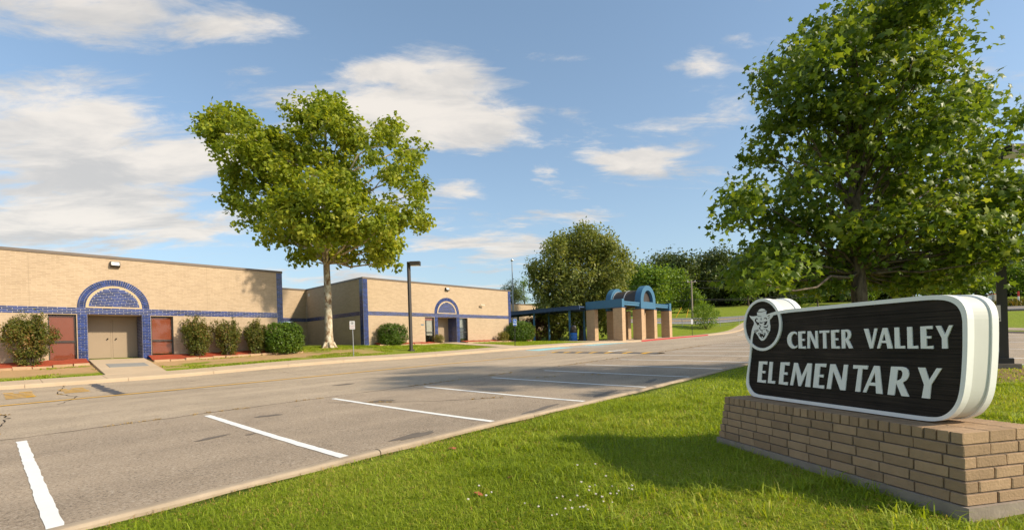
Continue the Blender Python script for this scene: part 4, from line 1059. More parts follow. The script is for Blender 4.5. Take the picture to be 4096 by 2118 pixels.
for i,(r_,t_,s_) in enumerate([(104,91,1.0),(110,92,1.2),(116,91,.9),(122,93,1.3)]):
    shrub('shrub','weedy bush on the bank right of the pale cabinet across the road',*rt2uv(r_,t_),3.0*s_,2.0,3.0*s_,L_BRI,60+i,.4,260,10,spread=.35,group='weedy bank bushes')

# ---------------------------------------------------------------- the brick and timber sign
SA0=Vector((3.963,-.023,0)); SD=Vector((.574,.819,0)).normalized(); SE=Vector((SD.y,-SD.x,0))
LEN,DEP,TOPZ=2.2335,0.65,-0.61
def SPt(s_,e_,z): q=SA0+SD*s_+SE*e_; return (q.x,q.y,z)
sg=thing('school_sign','dark timber school sign with white letters on a tan brick base','sign',SPt(LEN/2,DEP/2,-1.12))
# brick base
core=MB(); NCO=5; CH=0.0705; BAT=0.009
for i in range(NCO+1):
    b_=BAT*i-0.016; z1=TOPZ-(0.078+CH*(i-1) if i else 0)-(.008 if i==0 else 0); z0=TOPZ-0.078-CH*i
    core.add([SPt(s_,e_,z) for z in (z0,z1) for s_,e_ in ((-b_,-b_),(LEN+b_,-b_),(LEN+b_,DEP+b_),(-b_,DEP+b_))],[(0,1,2,3),(7,6,5,4),(0,1,5,4),(1,2,6,5),(2,3,7,6),(3,0,4,7)])
bc=core.build('mortar_core',SMORT,sg)
# one brick mesh with slightly broken arrises, scaled to each brick
def soft_brick(seed):
    bm=bmesh.new(); bmesh.ops.create_cube(bm,size=1.0)
    rg=random.Random(seed)
    bmesh.ops.bevel(bm,geom=bm.edges[:]+bm.verts[:],offset=0.035,segments=1,affect='EDGES')
    for v in bm.verts: v.co+=Vector((rg.uniform(-.012,.012),rg.uniform(-.012,.012),rg.uniform(-.012,.012)))
    me=bpy.data.meshes.new('sign_brick'); bm.to_mesh(me); bm.free(); me.materials.append(SBRICK); return me
SBM=[soft_brick(i) for i in range(6)]
RM=Matrix((SD,SE,Vector((0,0,1)))).transposed()
def sbrick(s0,s1,e0,e1,z0,z1):
    j=0.0035
    rz=Matrix.Rotation(random.gauss(0,.006),3,'Z')
    inst(random.choice(SBM),'brick',bc,SPt((s0+s1)/2+random.gauss(0,.0012),(e0+e1)/2+random.gauss(0,.0015),(z0+z1)/2),scale=(s1-s0-2*j-.003,e1-e0-2*j,z1-z0-2*j-.002),mat3=RM@rz)
nR=29; wR=LEN/nR
for i in range(nR):
    for e0,e1 in ((0,.215),(.215,.435),(.435,.65)): sbrick(i*wR,(i+1)*wR,e0,e1,TOPZ-.078,TOPZ)
for i in range(1,NCO+1):
    b_=BAT*i; z1=TOPZ-0.078-CH*(i-1); z0=z1-CH; L0,L1=-b_,LEN+b_; D0,D1=-b_,DEP+b_; bw=.100
    ln=.2045; off=0.0 if i%2 else ln/2
    # long faces
    for e0,e1 in ((D0,D0+bw),(D1-bw,D1)):
        x=L0+(bw if i%2 else 0)
        xe=L1-(bw if i%2 else 0)
        xs=[x]; 
        n=max(1,int(round((xe-x)/ln)))
        st=(xe-x)/n
        if not i%2:
            cuts=[x]+[x+st*.62+k_*st for k_ in range(n)]+[xe]
        else: cuts=[x+k_*st for k_ in range(n+1)]
        for a,b in zip(cuts[:-1],cuts[1:]):
            if b-a>.02: sbrick(a,b,e0,e1,z0,z1)
    # ends
    for s0,s1 in ((L0,L0+bw),(L1-bw,L1)):
        y0=D0 if i%2 else D0+bw; y1=D1 if i%2 else D1-bw
        n=3 if i%2 else 2; st=(y1-y0)/n
        for k_ in range(n): sbrick(s0,s1,y0+k_*st,y0+(k_+1)*st,z0,z1)
bt=BAT*NCO+.015
fz=TOPZ-.078-CH*NCO
MB().add([SPt(s_,e_,z) for z in (fz-.30,fz-.001) for s_,e_ in ((-bt,-bt),(LEN+bt,-bt),(LEN+bt,DEP+bt),(-bt,DEP+bt))],[(0,1,2,3),(7,6,5,4),(0,1,5,4),(1,2,6,5),(2,3,7,6),(3,0,4,7)]).build('footing',CONCG,sg)
# timber boards
def chaikin(p,n=2):
    for _ in range(n):
        q=[]
        for i in range(len(p)):
            a=p[i]; b=p[(i+1)%len(p)]
            if math.dist(a,b)>.25:
                d=math.dist(a,b); k_=.05/d
                q.append((a[0]+(b[0]-a[0])*k_,a[1]+(b[1]-a[1])*k_)); q.append((b[0]-(b[0]-a[0])*k_,b[1]-(b[1]-a[1])*k_))
            else:
                q.append((.75*a[0]+.25*b[0],.75*a[1]+.25*b[1])); q.append((.25*a[0]+.75*b[0],.25*a[1]+.75*b[1]))
        p=q
    return p
OUT=chaikin([(2.034,-.606),(2.098,-.57),(2.139,-.488),(2.131,-.417),(2.096,-.275),(2.069,-.159),(2.052,-.02),(2.02,.11),(1.92,.20),(1.66,.247),(.907,.248),(.30,.247),(.19,.235),(.125,.195),(.092,.12),(.092,.0),(.098,-.15),(.110,-.30),(.126,-.41),(.155,-.49),(.21,-.565),(.312,-.606)],2)
INN=chaikin([(2.0,-.576),(2.068,-.535),(2.108,-.455),(2.069,-.274),(2.035,-.095),(2.01,.05),(1.87,.185),(1.637,.217),(.908,.218),(.30,.217),(.205,.203),(.148,.165),(.121,.10),(.121,.0),(.126,-.15),(.138,-.30),(.155,-.42),(.19,-.50),(.25,-.558),(.32,-.577)],2)
def clipband(poly,z0,z1):
    def half(p,zc,sgn):
        o=[]
        for i in range(len(p)):
            a,b=p[i],p[(i+1)%len(p)]; ia=sgn*(a[1]-zc)>=0; ib=sgn*(b[1]-zc)>=0
            if ia: o.append(a)
            if ia!=ib:
                f=(zc-a[1])/(b[1]-a[1]); o.append((a[0]+(b[0]-a[0])*f,zc))
        return o
    return half(half(poly,z0,1),z1,-1)
CC=(1.884,.121)
circ=lambda r,n=56:[(CC[0]+r*math.cos(2*math.pi*i/n),CC[1]+r*math.sin(2*math.pi*i/n)) for i in range(n)]
PLK=[-.61,-.452,-.345,-.215,-.125,-.035,.012,.135,.25]
def board(e_face,sgn,name):
    """e_face: outer face position; sgn: +1 faces away from the bricks' back, -1 faces the front"""
    fr=lambda s_,z,d:SPt(s_,e_face-sgn*d,z)       # d>0 goes outwards
    bd=MB(); bd.prism([OUT,INN],fr,-.055,0.0); root=bd.build(name,WHITEP,sg,fixn=True)
    for z0,z1 in zip(PLK[:-1],PLK[1:]):
        p=clipband([(s_+(.003 if s_>1 else -.003)*1,z) for s_,z in INN],z0+.0007,z1-.0007)
        if len(p)>2: MB().prism([p],fr,-.045,-.010+random.uniform(-.001,.001)).build('plank',WOOD,root)
    MB().prism([circ(.258),circ(.2305)],fr,-.056,.004).build('round_rim',WHITEP,root)
    for z0,z1 in zip(PLK[:-1]+[.25],PLK[1:]+[.36]):
        p=clipband(circ(.232),z0+.0006,z1-.0006)
        if len(p)>2: MB().prism([p],fr,-.05,-.0045+random.uniform(-.0008,.0008)).build('plank',WOOD,root)
    return root,fr
FB,FR=board(.195,1,'front_board')
BB,_=board(.455,-1,'back_board')
shr=lambda k_,P:[((s_-1.1)*k_+1.1,(z+.18)*k_-.18) for s_,z in P]
MB().prism([[(s_+(.010 if s_<1 else -.010),z*(.965 if z>0 else .992)) for s_,z in OUT]],lambda s_,z,d:SPt(s_,d,z),.251,.399).build('core_panel',SIGNGREY,sg)
MB().prism([circ(.250)],lambda s_,z,d:SPt(s_,d,z),.2515,.3985).build('core_panel',SIGNGREY,sg)
def arcp(cx,cy,rx,ry,a0,a1,n): return [(cx+rx*math.cos(R(a0+(a1-a0)*i/n)),cy+ry*math.sin(R(a0+(a1-a0)*i/n))) for i in range(n+1)]
GLY={
'E':[[(0,0),(1,-.012),(.985,.125),(.47,.105),(.46,.455),(.84,.44),(.85,.56),(.46,.55),(.47,.885),(.97,.865),(.985,1.01),(.0,1)]],
'L':[[(0,0),(1,0),(.985,.13),(.49,.11),(.46,.98),(.47,1),(.01,1)]],
'C':[arcp(.66,.5,.66,.515,58,302,22)+[(1.0,.20)]+arcp(.80,.5,.38,.385,292,68,18)+[(1.0,.80)]],
'N':[[(0,0),(.22,0),(.26,.73),(.74,0),(1,0),(.985,1),(.785,1),(.765,.36),(.33,1),(.06,1)]],
'T':[[(.34,0),(.68,0),(.655,.875),(.985,.855),(1,1),(0,1),(.015,.855),(.365,.875)]],
'R':[[(0,0),(.345,0),(.355,.43),(.70,0),(1.05,0),(.66,.46),(.82,.54),(.90,.66),(.91,.77),(.85,.90),(.72,.975),(.55,1),(.0,1)],[(.35,.53),(.47,.54),(.57,.60),(.61,.70),(.60,.80),(.53,.875),(.35,.90)]],
'V':[[(0,1),(.33,1),(.565,.30),(.80,1),(1,1),(.63,0),(.42,0)]],
'A':[[(0,0),(.18,0),(.285,.27),(.635,.27),(.70,0),(1.02,0),(.70,1),(.42,1)],[(.335,.385),(.605,.385),(.515,.76)]],
'Y':[[(0,1),(.31,1),(.545,.60),(.79,1),(1,1),(.665,.46),(.68,0),(.345,0),(.36,.44)]],
'M':[[(0,0),(.14,0),(.235,.66),(.43,0),(.545,0),(.79,.70),(.765,0),(1.0,0),(.975,1),(.765,1),(.535,.42),(.27,1),(.10,1)]]}
ROW1=[('C',1.568,1.455),('E',1.437,1.358),('N',1.340,1.227),('T',1.209,1.112),('E',1.094,1.017),('R',.996,.903),('V',.799,.691),('A',.696,.581),('L',.561,.489),('L',.471,.399),('E',.380,.301),('Y',.282,.180)]
ROW2=[('E',1.958,1.842),('L',1.814,1.722),('E',1.672,1.562),('M',1.532,1.308),('E',1.276,1.164),('N',1.136,.960),('T',.914,.790),('A',.806,.652),('R',.610,.462),('Y',.420,.268)]
def letters(row,zb_,h_,shear):
    for ch,l,r in row:
        polys=[[(l+(r-l)*x-shear*(y-.5)*h_+random.uniform(-.0006,.0006),zb_+h_*y+random.uniform(-.0006,.0006)) for x,y in p] for p in GLY[ch]]
        MB().prism(polys,FR,-.012,-.0025).build('letter',WHITEP,FB)
letters(ROW1,-.111,.151,0.0); letters(ROW2,-.450,.208,.16)
# crest on the round board: a cat's head in a cap
EMB=[('crest_head',WHITEP,-.0006,[(2.06,.223),(2.031,.215),(1.992,.212),(1.949,.214),(1.885,.198),(1.841,.201),(1.807,.209),(1.767,.218),(1.719,.228),(1.74,.19),(1.777,.163),(1.778,.134),(1.771,.102),(1.777,.06),(1.804,.024),(1.835,-.012),(1.865,-.033),(1.895,-.036),(1.921,-.019),(1.946,.017),(1.976,.045),(1.998,.06),(2.009,.096),(1.996,.123),(1.992,.15),(2.006,.168),(2.036,.192)]),
('crest_cap',WHITEP,-.0005,[(1.946,.249),(1.883,.246),(1.815,.254),(1.823,.232),(1.821,.216),(1.848,.207),(1.885,.205),(1.915,.211),(1.944,.220)]),
('crest_cap',WHITEP,-.0005,[(1.934,.257),(1.912,.275),(1.882,.282),(1.852,.276),(1.827,.259),(1.861,.254),(1.898,.253)])]
DK=[[(1.98,.166),(1.974,.182),(1.958,.191),(1.94,.189),(1.939,.176),(1.953,.182),(1.962,.174),(1.959,.16),(1.939,.148),(1.919,.143),(1.921,.124),(1.943,.119),(1.953,.132),(1.967,.149)],
[(1.851,.175),(1.847,.188),(1.83,.19),(1.812,.181),(1.807,.17),(1.82,.172),(1.83,.182),(1.841,.181)],
[(1.865,.149),(1.835,.149),(1.807,.157),(1.81,.141),(1.826,.119),(1.85,.116),(1.857,.13),(1.836,.137)],
[(1.897,.186),(1.886,.191),(1.885,.169),(1.894,.167)],[(1.915,.152),(1.887,.145),(1.868,.148),(1.871,.139),(1.888,.135),(1.907,.139)],
[(1.918,.121),(1.909,.123),(1.892,.106),(1.901,.102)],[(1.859,.106),(1.845,.103),(1.816,.099),(1.799,.119),(1.797,.111),(1.81,.092),(1.838,.088),(1.861,.1)],
[(1.926,.095),(1.912,.101),(1.901,.094),(1.912,.089),(1.902,.076),(1.883,.069),(1.846,.081),(1.84,.077),(1.868,.073),(1.88,.064),(1.877,.043),(1.887,.043),(1.886,.063),(1.909,.072)],
[(1.939,.042),(1.907,.040),(1.881,.029),(1.855,.039),(1.834,.037),(1.845,.012),(1.862,-.007),(1.883,-.013),(1.905,.001),(1.927,.019)],
[(1.936,.079),(1.930,.075),(1.992,.060),(1.998,.065)],[(1.934,.070),(1.928,.066),(1.975,.047),(1.982,.051)],[(1.835,.076),(1.829,.078),(1.785,.052),(1.789,.048)],[(1.829,.068),(1.823,.070),(1.797,.036),(1.801,.033)],
[(1.804,.205),(1.768,.213),(1.779,.203),(1.797,.2)],[(1.794,.177),(1.783,.192),(1.776,.195),(1.783,.182)]]
for nm,mt,dd,pl in EMB: MB().prism([pl],FR,-.012,dd).build(nm,mt,FB)
for pl in DK: MB().prism([pl],FR,-.010,.0008).build('crest_line',WOOD,FB)
for pl in ([(1.926,.033),(1.911,.032),(1.911,.022),(1.921,.021)],[(1.866,.031),(1.848,.032),(1.855,.02),(1.869,.019)],[(1.89,.005),(1.872,.004),(1.873,-.006),(1.883,-.01)]):
    MB().prism([pl],FR,-.010,.0016).build('crest_tooth',WHITEP,FB)

# ---------------------------------------------------------------- lamps, signs and street furniture
def lamp_post(name,label,u,v,z0,ht,w,head,headdir,base,arm):
    r=thing(name,label,'lamp post',(u,v,z0))
    MB().box(u-w/2,u+w/2,v-w/2,v+w/2,z0+.02,z0+ht).build('pole',BRONZEP,r)
    MB().box(u-w*.95,u+w*.95,v-w*.95,v+w*.95,z0-.05,z0+.08).build('base_cover',BRONZEP,r)
    if base: MB().box(u-base,u+base,v-base,v+base,z0-.5,z0-.051).build('concrete_footing',CONCG,r)
    d=Vector((headdir[0],headdir[1],0)).normalized(); s_=Vector((-d.y,d.x,0)); L,Wd,Hh=head
    c=Vector((u,v,z0+ht-Hh/2))+d*(w/2+arm+L/2)
    h_=MB(); h_.obox(c,d,s_,(0,0,1),L/2,Wd/2,Hh/2); hd=h_.build('lamp_head',BRONZEP,r)
    MB().obox(c-Vector((0,0,Hh/2+.006)),d,s_,(0,0,1),L/2-.05,Wd/2-.05,.005).build('lens',LENS,hd)
    if arm>0: MB().obox(Vector((u,v,z0+ht-Hh/2))+d*(w/2+arm/2),d,s_,(0,0,1),arm/2,.05,.05).build('arm',BRONZEP,r)
    return r
lamp_post('lamp_post','slim bronze lamp post with box head in front of the second wing',18.97,26.39,Tz(18.97,26.39)+LAWN,5.85,.17,(.66,.40,.26),(SA,-CA),0,0.02)
zr=Tz(17.57,-.9)+LAWN+.16
RL=lamp_post('lamp_post','thick dark square lamp post on a concrete block at right edge',17.57,-.9,zr,5.45,.19,(.75,.45,.22),(SA*.9-.0,-CA*.9),.30,.05)
eb=thing('electrical_box','grey metal electrical box strapped to the right-hand lamp post','electrical box',(17.30,-.62,zr+1.5))
c=Vector((17.57,-.9,zr+1.22))-rtv*.28
MB().obox(c,rtv,fwv,(0,0,1),.145,.08,.20).build('cabinet',GREYP,eb); MB().obox(c-fwv*.085,rtv,fwv,(0,0,1),.150,.008,.205).build('cabinet_door',GREYP,eb)
MB().obox(c-fwv*.098+rtv*.10-Vector((0,0,.15)),rtv,fwv,(0,0,1),.015,.008,.02).build('latch',KNOB,eb)
MB().tube([c+rtv*.08-Vector((0,0,.20)),c+rtv*.12-Vector((0,0,.5)),c+rtv*.16-Vector((0,0,.9)),c+rtv*.12-Vector((0,0,1.15)),c-rtv*.15-Vector((0,0,1.30)),c-rtv*.40-Vector((0,0,1.45))],.020,8).build('conduit',STEEL,eb)
MB().tube([c+rtv*.07-Vector((0,0,.20)),c+rtv*.12-Vector((0,0,1.05))],.022,8).build('conduit',STEEL,eb)
MB().obox(c+rtv*.165+Vector((0,0,.12)),rtv,fwv,(0,0,1),.03,.02,.02).build('bracket',KNOB,eb); MB().obox(c+rtv*.165-Vector((0,0,.12)),rtv,fwv,(0,0,1),.03,.02,.02).build('bracket',KNOB,eb)

def text_mesh(txt,size):
    cu=bpy.data.curves.new('t','FONT'); cu.body=txt; cu.size=size; cu.align_x='CENTER'; cu.align_y='CENTER'; cu.resolution_u=3
    o=bpy.data.objects.new('t',cu); COL.objects.link(o); dg=bpy.context.evaluated_depsgraph_get(); dg.update()
    me=bpy.data.meshes.new_from_object(o.evaluated_get(dg)); bpy.data.objects.remove(o); return me
def place_text(txt,size,org,ax_,up_,mat,parent,name):
    me=text_mesh(txt,size); me.name=name; me.materials.clear(); me.materials.append(mat)
    n=Vector(ax_).cross(Vector(up_)); o=inst(me,name,parent,org,mat3=Matrix((ax_,up_,n)).transposed()); return o
def rrect(w,h,r,n=5):
    p=[]
    for cx,cy,a in ((w/2-r,h/2-r,0),(-w/2+r,h/2-r,90),(-w/2+r,-h/2+r,180),(w/2-r,-h/2+r,270)):
        for i in range(n+1): p.append((cx+r*math.cos(R(a+90*i/n)),cy+r*math.sin(R(a+90*i/n))))
    return p
FRONT=Vector((-CA,-SA,0))            # towards the viewer's side of the lot
def plate_sign(name,label,u,v,z0,zt,zb,w,post,pw,lean,face):
    r=thing(name,label,'sign',(u,v,z0)); f=Vector(face).normalized(); sx=Vector((0,0,1)).cross(f).normalized()
    top=Vector((u,v,z0+ (zt-z0)))+Vector(lean)
    MB().tube([Vector((u,v,z0-.1)),top-Vector((0,0,.04))],pw,6).build('post',post,r)
    mid=Vector((u,v,0)).lerp(Vector((top.x,top.y,0)),(zt+zb)/2/max(.01,zt) if zt>0 else 1.0)
    c=Vector((top.x,top.y,(zt+zb)/2))+f*(pw+.006)
    fr=lambda x,y,d:tuple(c+sx*x+Vector((0,0,1))*y+f*d)
    pl=MB().prism([rrect(w,zt-zb,.03)],fr,-.002,.002).build('plate',M(name+'_white',(.80,.80,.79),.4),r)
    return r,pl,fr,c,sx,f
z_=Tz(14.12,24.57)+LAWN
r,pl,fr,c,sx,f=plate_sign('no_parking_sign','white no parking sign with red letters on a steel post by the sidewalk','#',0,0,0,1,0,.1,STEEL,.02,(0,0,0),(0,-1,0)) if False else plate_sign('no_parking_sign','white no parking sign with red letters on a steel post by the sidewalk',14.12,25.12,z_,1.60,1.13,.30,STEEL,.028,(-.02,0,0),FRONT)
place_text('NO PARKING',.058,fr(0,-.04,.003),sx,Vector((0,0,1)),SIGNRED,r,'lettering')
MB().prism([[(.075*math.cos(i*.393),.12+.075*math.sin(i*.393)) for i in range(16)],[(.060*math.cos(i*.393),.12+.060*math.sin(i*.393)) for i in range(16)]],fr,.001,.0032).build('symbol_ring',BLACKP,r)
MB().prism([[(-.02,.08),(.02,.08),(.025,.14),(-.025,.14)]],fr,.001,.0030).build('symbol',BLACKP,r)
MB().prism([[(-.11,-.155),(.11,-.155),(.11,-.135),(-.11,-.135)]],fr,.001,.003).build('small_print',SIGNRED,r)
z_=Tz(27.96,25.3)+LAWN
r,pl,fr,c,sx,f=plate_sign('accessible_parking_sign','blue accessible parking sign on a leaning black post beside the path',27.9,25.25,z_,1.98,1.46,.28,BLACKP,.030,(.06,0,0),FRONT)
MB().prism([rrect(.25,.33,.02)],lambda x,y,d:fr(x,y+.08,d),.001,.003).build('blue_field',SIGNBLUE,r)
MB().prism([rrect(.25,.085,.02)],lambda x,y,d:fr(x,y-.205,d),.001,.003).build('blue_field',SIGNBLUE,r)
MB().prism([[(.065*math.cos(i*.314)-.01,.04+.065*math.sin(i*.314)) for i in range(20)],[(.048*math.cos(i*.314)-.01,.04+.048*math.sin(i*.314)) for i in range(20)]],fr,.0025,.005).build('wheelchair_wheel',WHITEP,r)
MB().prism([[(-.03,.06),(-.012,.06),(-.012,.15),(.0,.18),(-.02,.20),(-.035,.18)]],fr,.0025,.0055).build('wheelchair_rider',WHITEP,r)
MB().prism([[(-.012,.10),(.05,.10),(.085,.0),(.10,.0),(.10,-.018),(.075,-.018),(.04,.083),(-.012,.083)]],fr,.0025,.0052).build('wheelchair_rider',WHITEP,r)
place_text('PARKING',.045,fr(0,-.125,.003),sx,Vector((0,0,1)),SIGNBLUE,r,'lettering')
z_=Tz(59.8,24.2)+.14
r,pl,fr,c,sx,f=plate_sign('small_white_sign','small blank white sign halfway up a black post by the red kerb',59.8,24.2,z_,2.49,1.87,.24,BLACKP,.035,(0,0,0),FRONT)
MB().tube([(59.8,24.2,2.4),(59.78,24.2,3.1)],.033,6).build('post',BLACKP,r)
# flagpole
fp=at(2057/1.59,860,64); z_=Tz(fp.x,fp.y)+LAWN
r=thing('flagpole','tall bare metal flagpole with a ball finial behind the covered walk','flagpole',(fp.x,fp.y,z_))
MB().tube([(fp.x,fp.y,z_-.2),(fp.x,fp.y,z_+5),(fp.x,fp.y,10.95)],[.11,.09,.055],12).build('pole',STEEL,r)
MB().lathe((fp.x,fp.y,11.12),[(.01,-.17),(.09,-.14),(.16,-.05),(.16,.05),(.09,.14),(.01,.17)],14).build('finial',CHROME,r)
# litter barrel
bu,bv=41.35,29.15; z_=Tz(bu,bv)+.15
r=thing('litter_barrel','blue barrel litter bin with black domed lid at the walkway post','litter bin',(bu,bv,z_))
MB().lathe((bu,bv,z_),[(.01,0),(.34,0),(.355,.03),(.345,.3),(.36,.32),(.345,.34),(.345,.62),(.36,.64),(.345,.66),(.345,.93),(.01,.93)],22).build('barrel',BINBLUE,r)
MB().lathe((bu,bv,z_),[(.352,.84),(.39,.90),(.40,1.04),(.37,1.10),(.32,1.10)],22).build('bag_rim',BLACKP,r)
lid=MB().lathe((bu,bv,z_),[(.33,1.08),(.34,1.12),(.32,1.42),(.27,1.55),(.16,1.63),(.01,1.65)],22).build('domed_lid',BLACKP,r)
MB().obox(Vector((bu,bv,z_+1.30))+FRONT*.315-rtv*.06,rtv,fwv,(0,0,1),.17,.03,.13).build('flap',DARKIN,lid)
# wall lights, camera, plaque
for (u,v,z,lab) in ((4.28,V1,4.36,'boxy wall light above the blue arch of the left wing'),(26.43,V2,4.81,'boxy wall light above the blue arch of the second wing')):
    r=thing('wall_light',lab,'wall light',(u,v,z),'wall lights above the arches')
    h_=MB(); h_.add([(u+x,v-d,z+zz_) for (d,zz_) in ((.0,-.13),(.0,.13),(.14,.13),(.20,-.06),(.14,-.13)) for x in (-.18,.18)],[(0,2,4,6,8),(1,3,5,7,9),(0,1,3,2),(2,3,5,4),(4,5,7,6),(6,7,9,8),(8,9,1,0)]); h_.build('housing',LAMPBODY,r)
    MB().add([(u-.145,v-.150,z+.100),(u+.145,v-.150,z+.100),(u+.145,v-.198,z-.050),(u-.145,v-.198,z-.050)],[(0,1,2,3)]).build('lens',LENS,r)
r=thing('security_camera','small beige security camera on the right half of the second wing','camera',(30.25,V2,3.56))
MB().tube([(30.25,V2,3.50),(30.25,V2-.18,3.50),(30.25,V2-.22,3.58)],.025,8).build('bracket',BEIGE,r)
MB().obox((30.38,V2-.24,3.63),(.95,-.3,-.06),(.3,.95,0),(0.06,0,1),.20,.05,.05).build('camera_body',BEIGE,r)
MB().obox((30.58,V2-.30,3.62),(.95,-.3,-.06),(.3,.95,0),(0.06,0,1),.01,.04,.04).build('camera_lens',BLACKP,r)
pq=MB().box(23.66,23.94,V2-.012,V2-.001,1.76,1.85).build('wall_plaque',M('plaque_blue_grey',(.12,.20,.25),.4),None)
tag(pq,'small blue-grey plaque on the wall left of the second wing window','plaque')
mq=[(3.62,26.75),(5.0,26.75),(5.0,27.75),(3.62,27.75)]
dm=MB().add([(x,y,ramp_z(y)+.014) for x,y in mq]+[(x,y,ramp_z(y)+.001) for x,y in mq],[(0,1,2,3),(7,6,5,4),(0,1,5,4),(1,2,6,5),(2,3,7,6),(3,0,4,7)])
dmo=dm.build('door_mat',MATM); tag(dmo,'grey rectangular door mat on the ramp below the double doors','door mat')

# ---------------------------------------------------------------- planting bed with edging stones
def bed(name,label,u0,u1,vf,vb):
    r=thing(name,label,'flower bed',((u0+u1)/2,vf,Tz((u0+u1)/2,vf)))
    nu=max(4,int((u1-u0)/.25)); mm=MB(); vs=[]
    for i in range(nu+1):
        u=u0+(u1-u0)*i/nu; zf=Tz(u,vf)+LAWN; zbk=Tz(u,vb)+LAWN
        for j in range(6):
            f_=j/5; vs.append((u,vf+.06+(vb-vf-.06)*f_,zf+(zbk-zf)*f_+.05+.13*f_**.7+random.gauss(0,.012)))
    mm.add(vs,[(i*6+j,(i+1)*6+j,(i+1)*6+j+1,i*6+j+1) for i in range(nu) for j in range(5)]); mm.build('mulch',MULCH,r,fixn=False)
    for a,b in runs(u0,u1,.62):
        m=(a+b)/2; z=Tz(m,vf)+LAWN; dh=random.uniform(-.02,.03); w=random.uniform(.08,.13)
        mb=MB(); c8=[(x+random.gauss(0,.015),y+random.gauss(0,.02),zz_+random.gauss(0,.01)) for zz_ in (z-.1,z+.085+dh) for y in (vf-w,vf+w) for x in (a+.012,b-.012)]
        mb.add(c8,[(0,2,3,1),(4,5,7,6),(0,1,5,4),(2,6,7,3),(0,4,6,2),(1,3,7,5)]).build('edging_stone',STONE,r)
    return r
bed('planting_bed','red mulch bed with sandstone edging left of the entrance ramp',-6,3.15,28.35,29.37)
bed('planting_bed','red mulch bed with sandstone edging right of the entrance ramp',5.45,12.6,28.25,29.37)
bed('planting_bed','narrow stone-edged bed below the left half of the second wing',19.3,25.2,30.75,31.46)
bed('planting_bed','stone-edged bed along the right half of the second wing',27.8,36.2,30.6,31.46)
bed('planting_bed','stone-edged bed round the purple and ochre bushes by the far wing',42.2,48.5,35.0,36.4) if False else None

# ---------------------------------------------------------------- far roadside: poles, wires, fence, cabinet
up0=hill(32.6,87.0)
def utility(name,label,p,top,rad):
    r=thing(name,label,'utility pole',p)
    MB().tube([(p[0],p[1],p[2]-.5),(p[0]-.02,p[1],top)],[rad,rad*.7],10).build('pole',WOODP,r)
    MB().obox((p[0],p[1],top-.35),tuple(rtv),tuple(fwv),(0,0,1),.75,.06,.06).build('crossarm',WOODP,r)
    for k_ in (-.65,0,.65):
        q=Vector((p[0],p[1],top-.2))+rtv*k_; MB().lathe(q,[(.01,-.1),(.06,-.1),(.08,0),(.05,.1),(.01,.14)],8).build('insulator',WHITEP,r)
    return r
ptop=10.6
utility('utility_pole','weathered wooden utility pole on the hill right of the portico',up0,ptop,.17)
p2=hill(70.2,84.5); utility('utility_pole','dark utility pole half hidden behind the big sycamore',p2,13.0,.19)
def wire(label,a,b,sag,rad=.030):
    a,b=Vector(a),Vector(b); pts=[]
    for i in range(17):
        f_=i/16; p=a.lerp(b,f_); p.z-=sag*4*f_*(1-f_); pts.append(p)
    o=MB().tube(pts,rad,5,cap=False).build('overhead_wire',WIREM); tag(o,label,'wire','overhead wires'); return o
pl_=hill(-30,100)
for i,(za,zb_,zl) in enumerate(((10.4,12.7,10.5),(9.2,11.2,8.8),(7.2,9.0,7.2),(7.0,8.4,6.6))):
    nm=('top','second','third','lowest')[i]
    wire(nm+' overhead wire running right from the wooden pole',(up0[0],up0[1],za),(p2[0],p2[1],zb_),.9)
    wire(nm+' overhead wire running left from the wooden pole',(up0[0],up0[1],za),(pl_[0],pl_[1],zl+1.5),1.2)
for i,(r_,t_) in enumerate(((29.4,86.5),(31.2,86.2))):
    q=hill(r_,t_); a=Vector((up0[0],up0[1],9.0 if i==0 else 8.0)); b=Vector(q)
    r=thing('guy_wire',('left' if i==0 else 'right')+' guy wire with yellow guard beside the wooden pole','guy wire',q)
    MB().tube([b,a],.022,5).build('cable',WIREM,r); MB().tube([b,b.lerp(a,.36)],.055,6).build('yellow_guard',GUARDY,r)
# chain-link fence: posts, rails and a coarse mesh
fn=thing('chain_link_fence','low galvanised chain-link fence along the near side of the hill road','fence',hill(30,76))
prev=None; FT=76.5
for k_,r_ in enumerate(np.arange(-6,62,3.0)):
    q=hill(r_,FT); MB().tube([(q[0],q[1],q[2]-.1),(q[0],q[1],q[2]+1.35)],.035,6).build('fence_post',STEEL,fn)
    if prev: 
        MB().tube([(prev[0],prev[1],prev[2]+1.33),(q[0],q[1],q[2]+1.33)],.024,5).build('top_rail',STEEL,fn)
    prev=q
mw=MB(); rs=np.arange(-6,57,.30)
for r_ in rs:
    for sg_ in (1,-1):
        a=hill(r_,FT+.02); b=hill(r_+sg_*1.2,FT+.02)
        mw.add([(a[0],a[1],a[2]+.05),(a[0]+.006,a[1]-.006,a[2]+.05),(b[0]+.006,b[1]-.006,b[2]+1.3),(b[0],b[1],b[2]+1.3)],[(0,1,2,3)])
mw.build('mesh',STEEL,fn,kind='stuff',fixn=False)
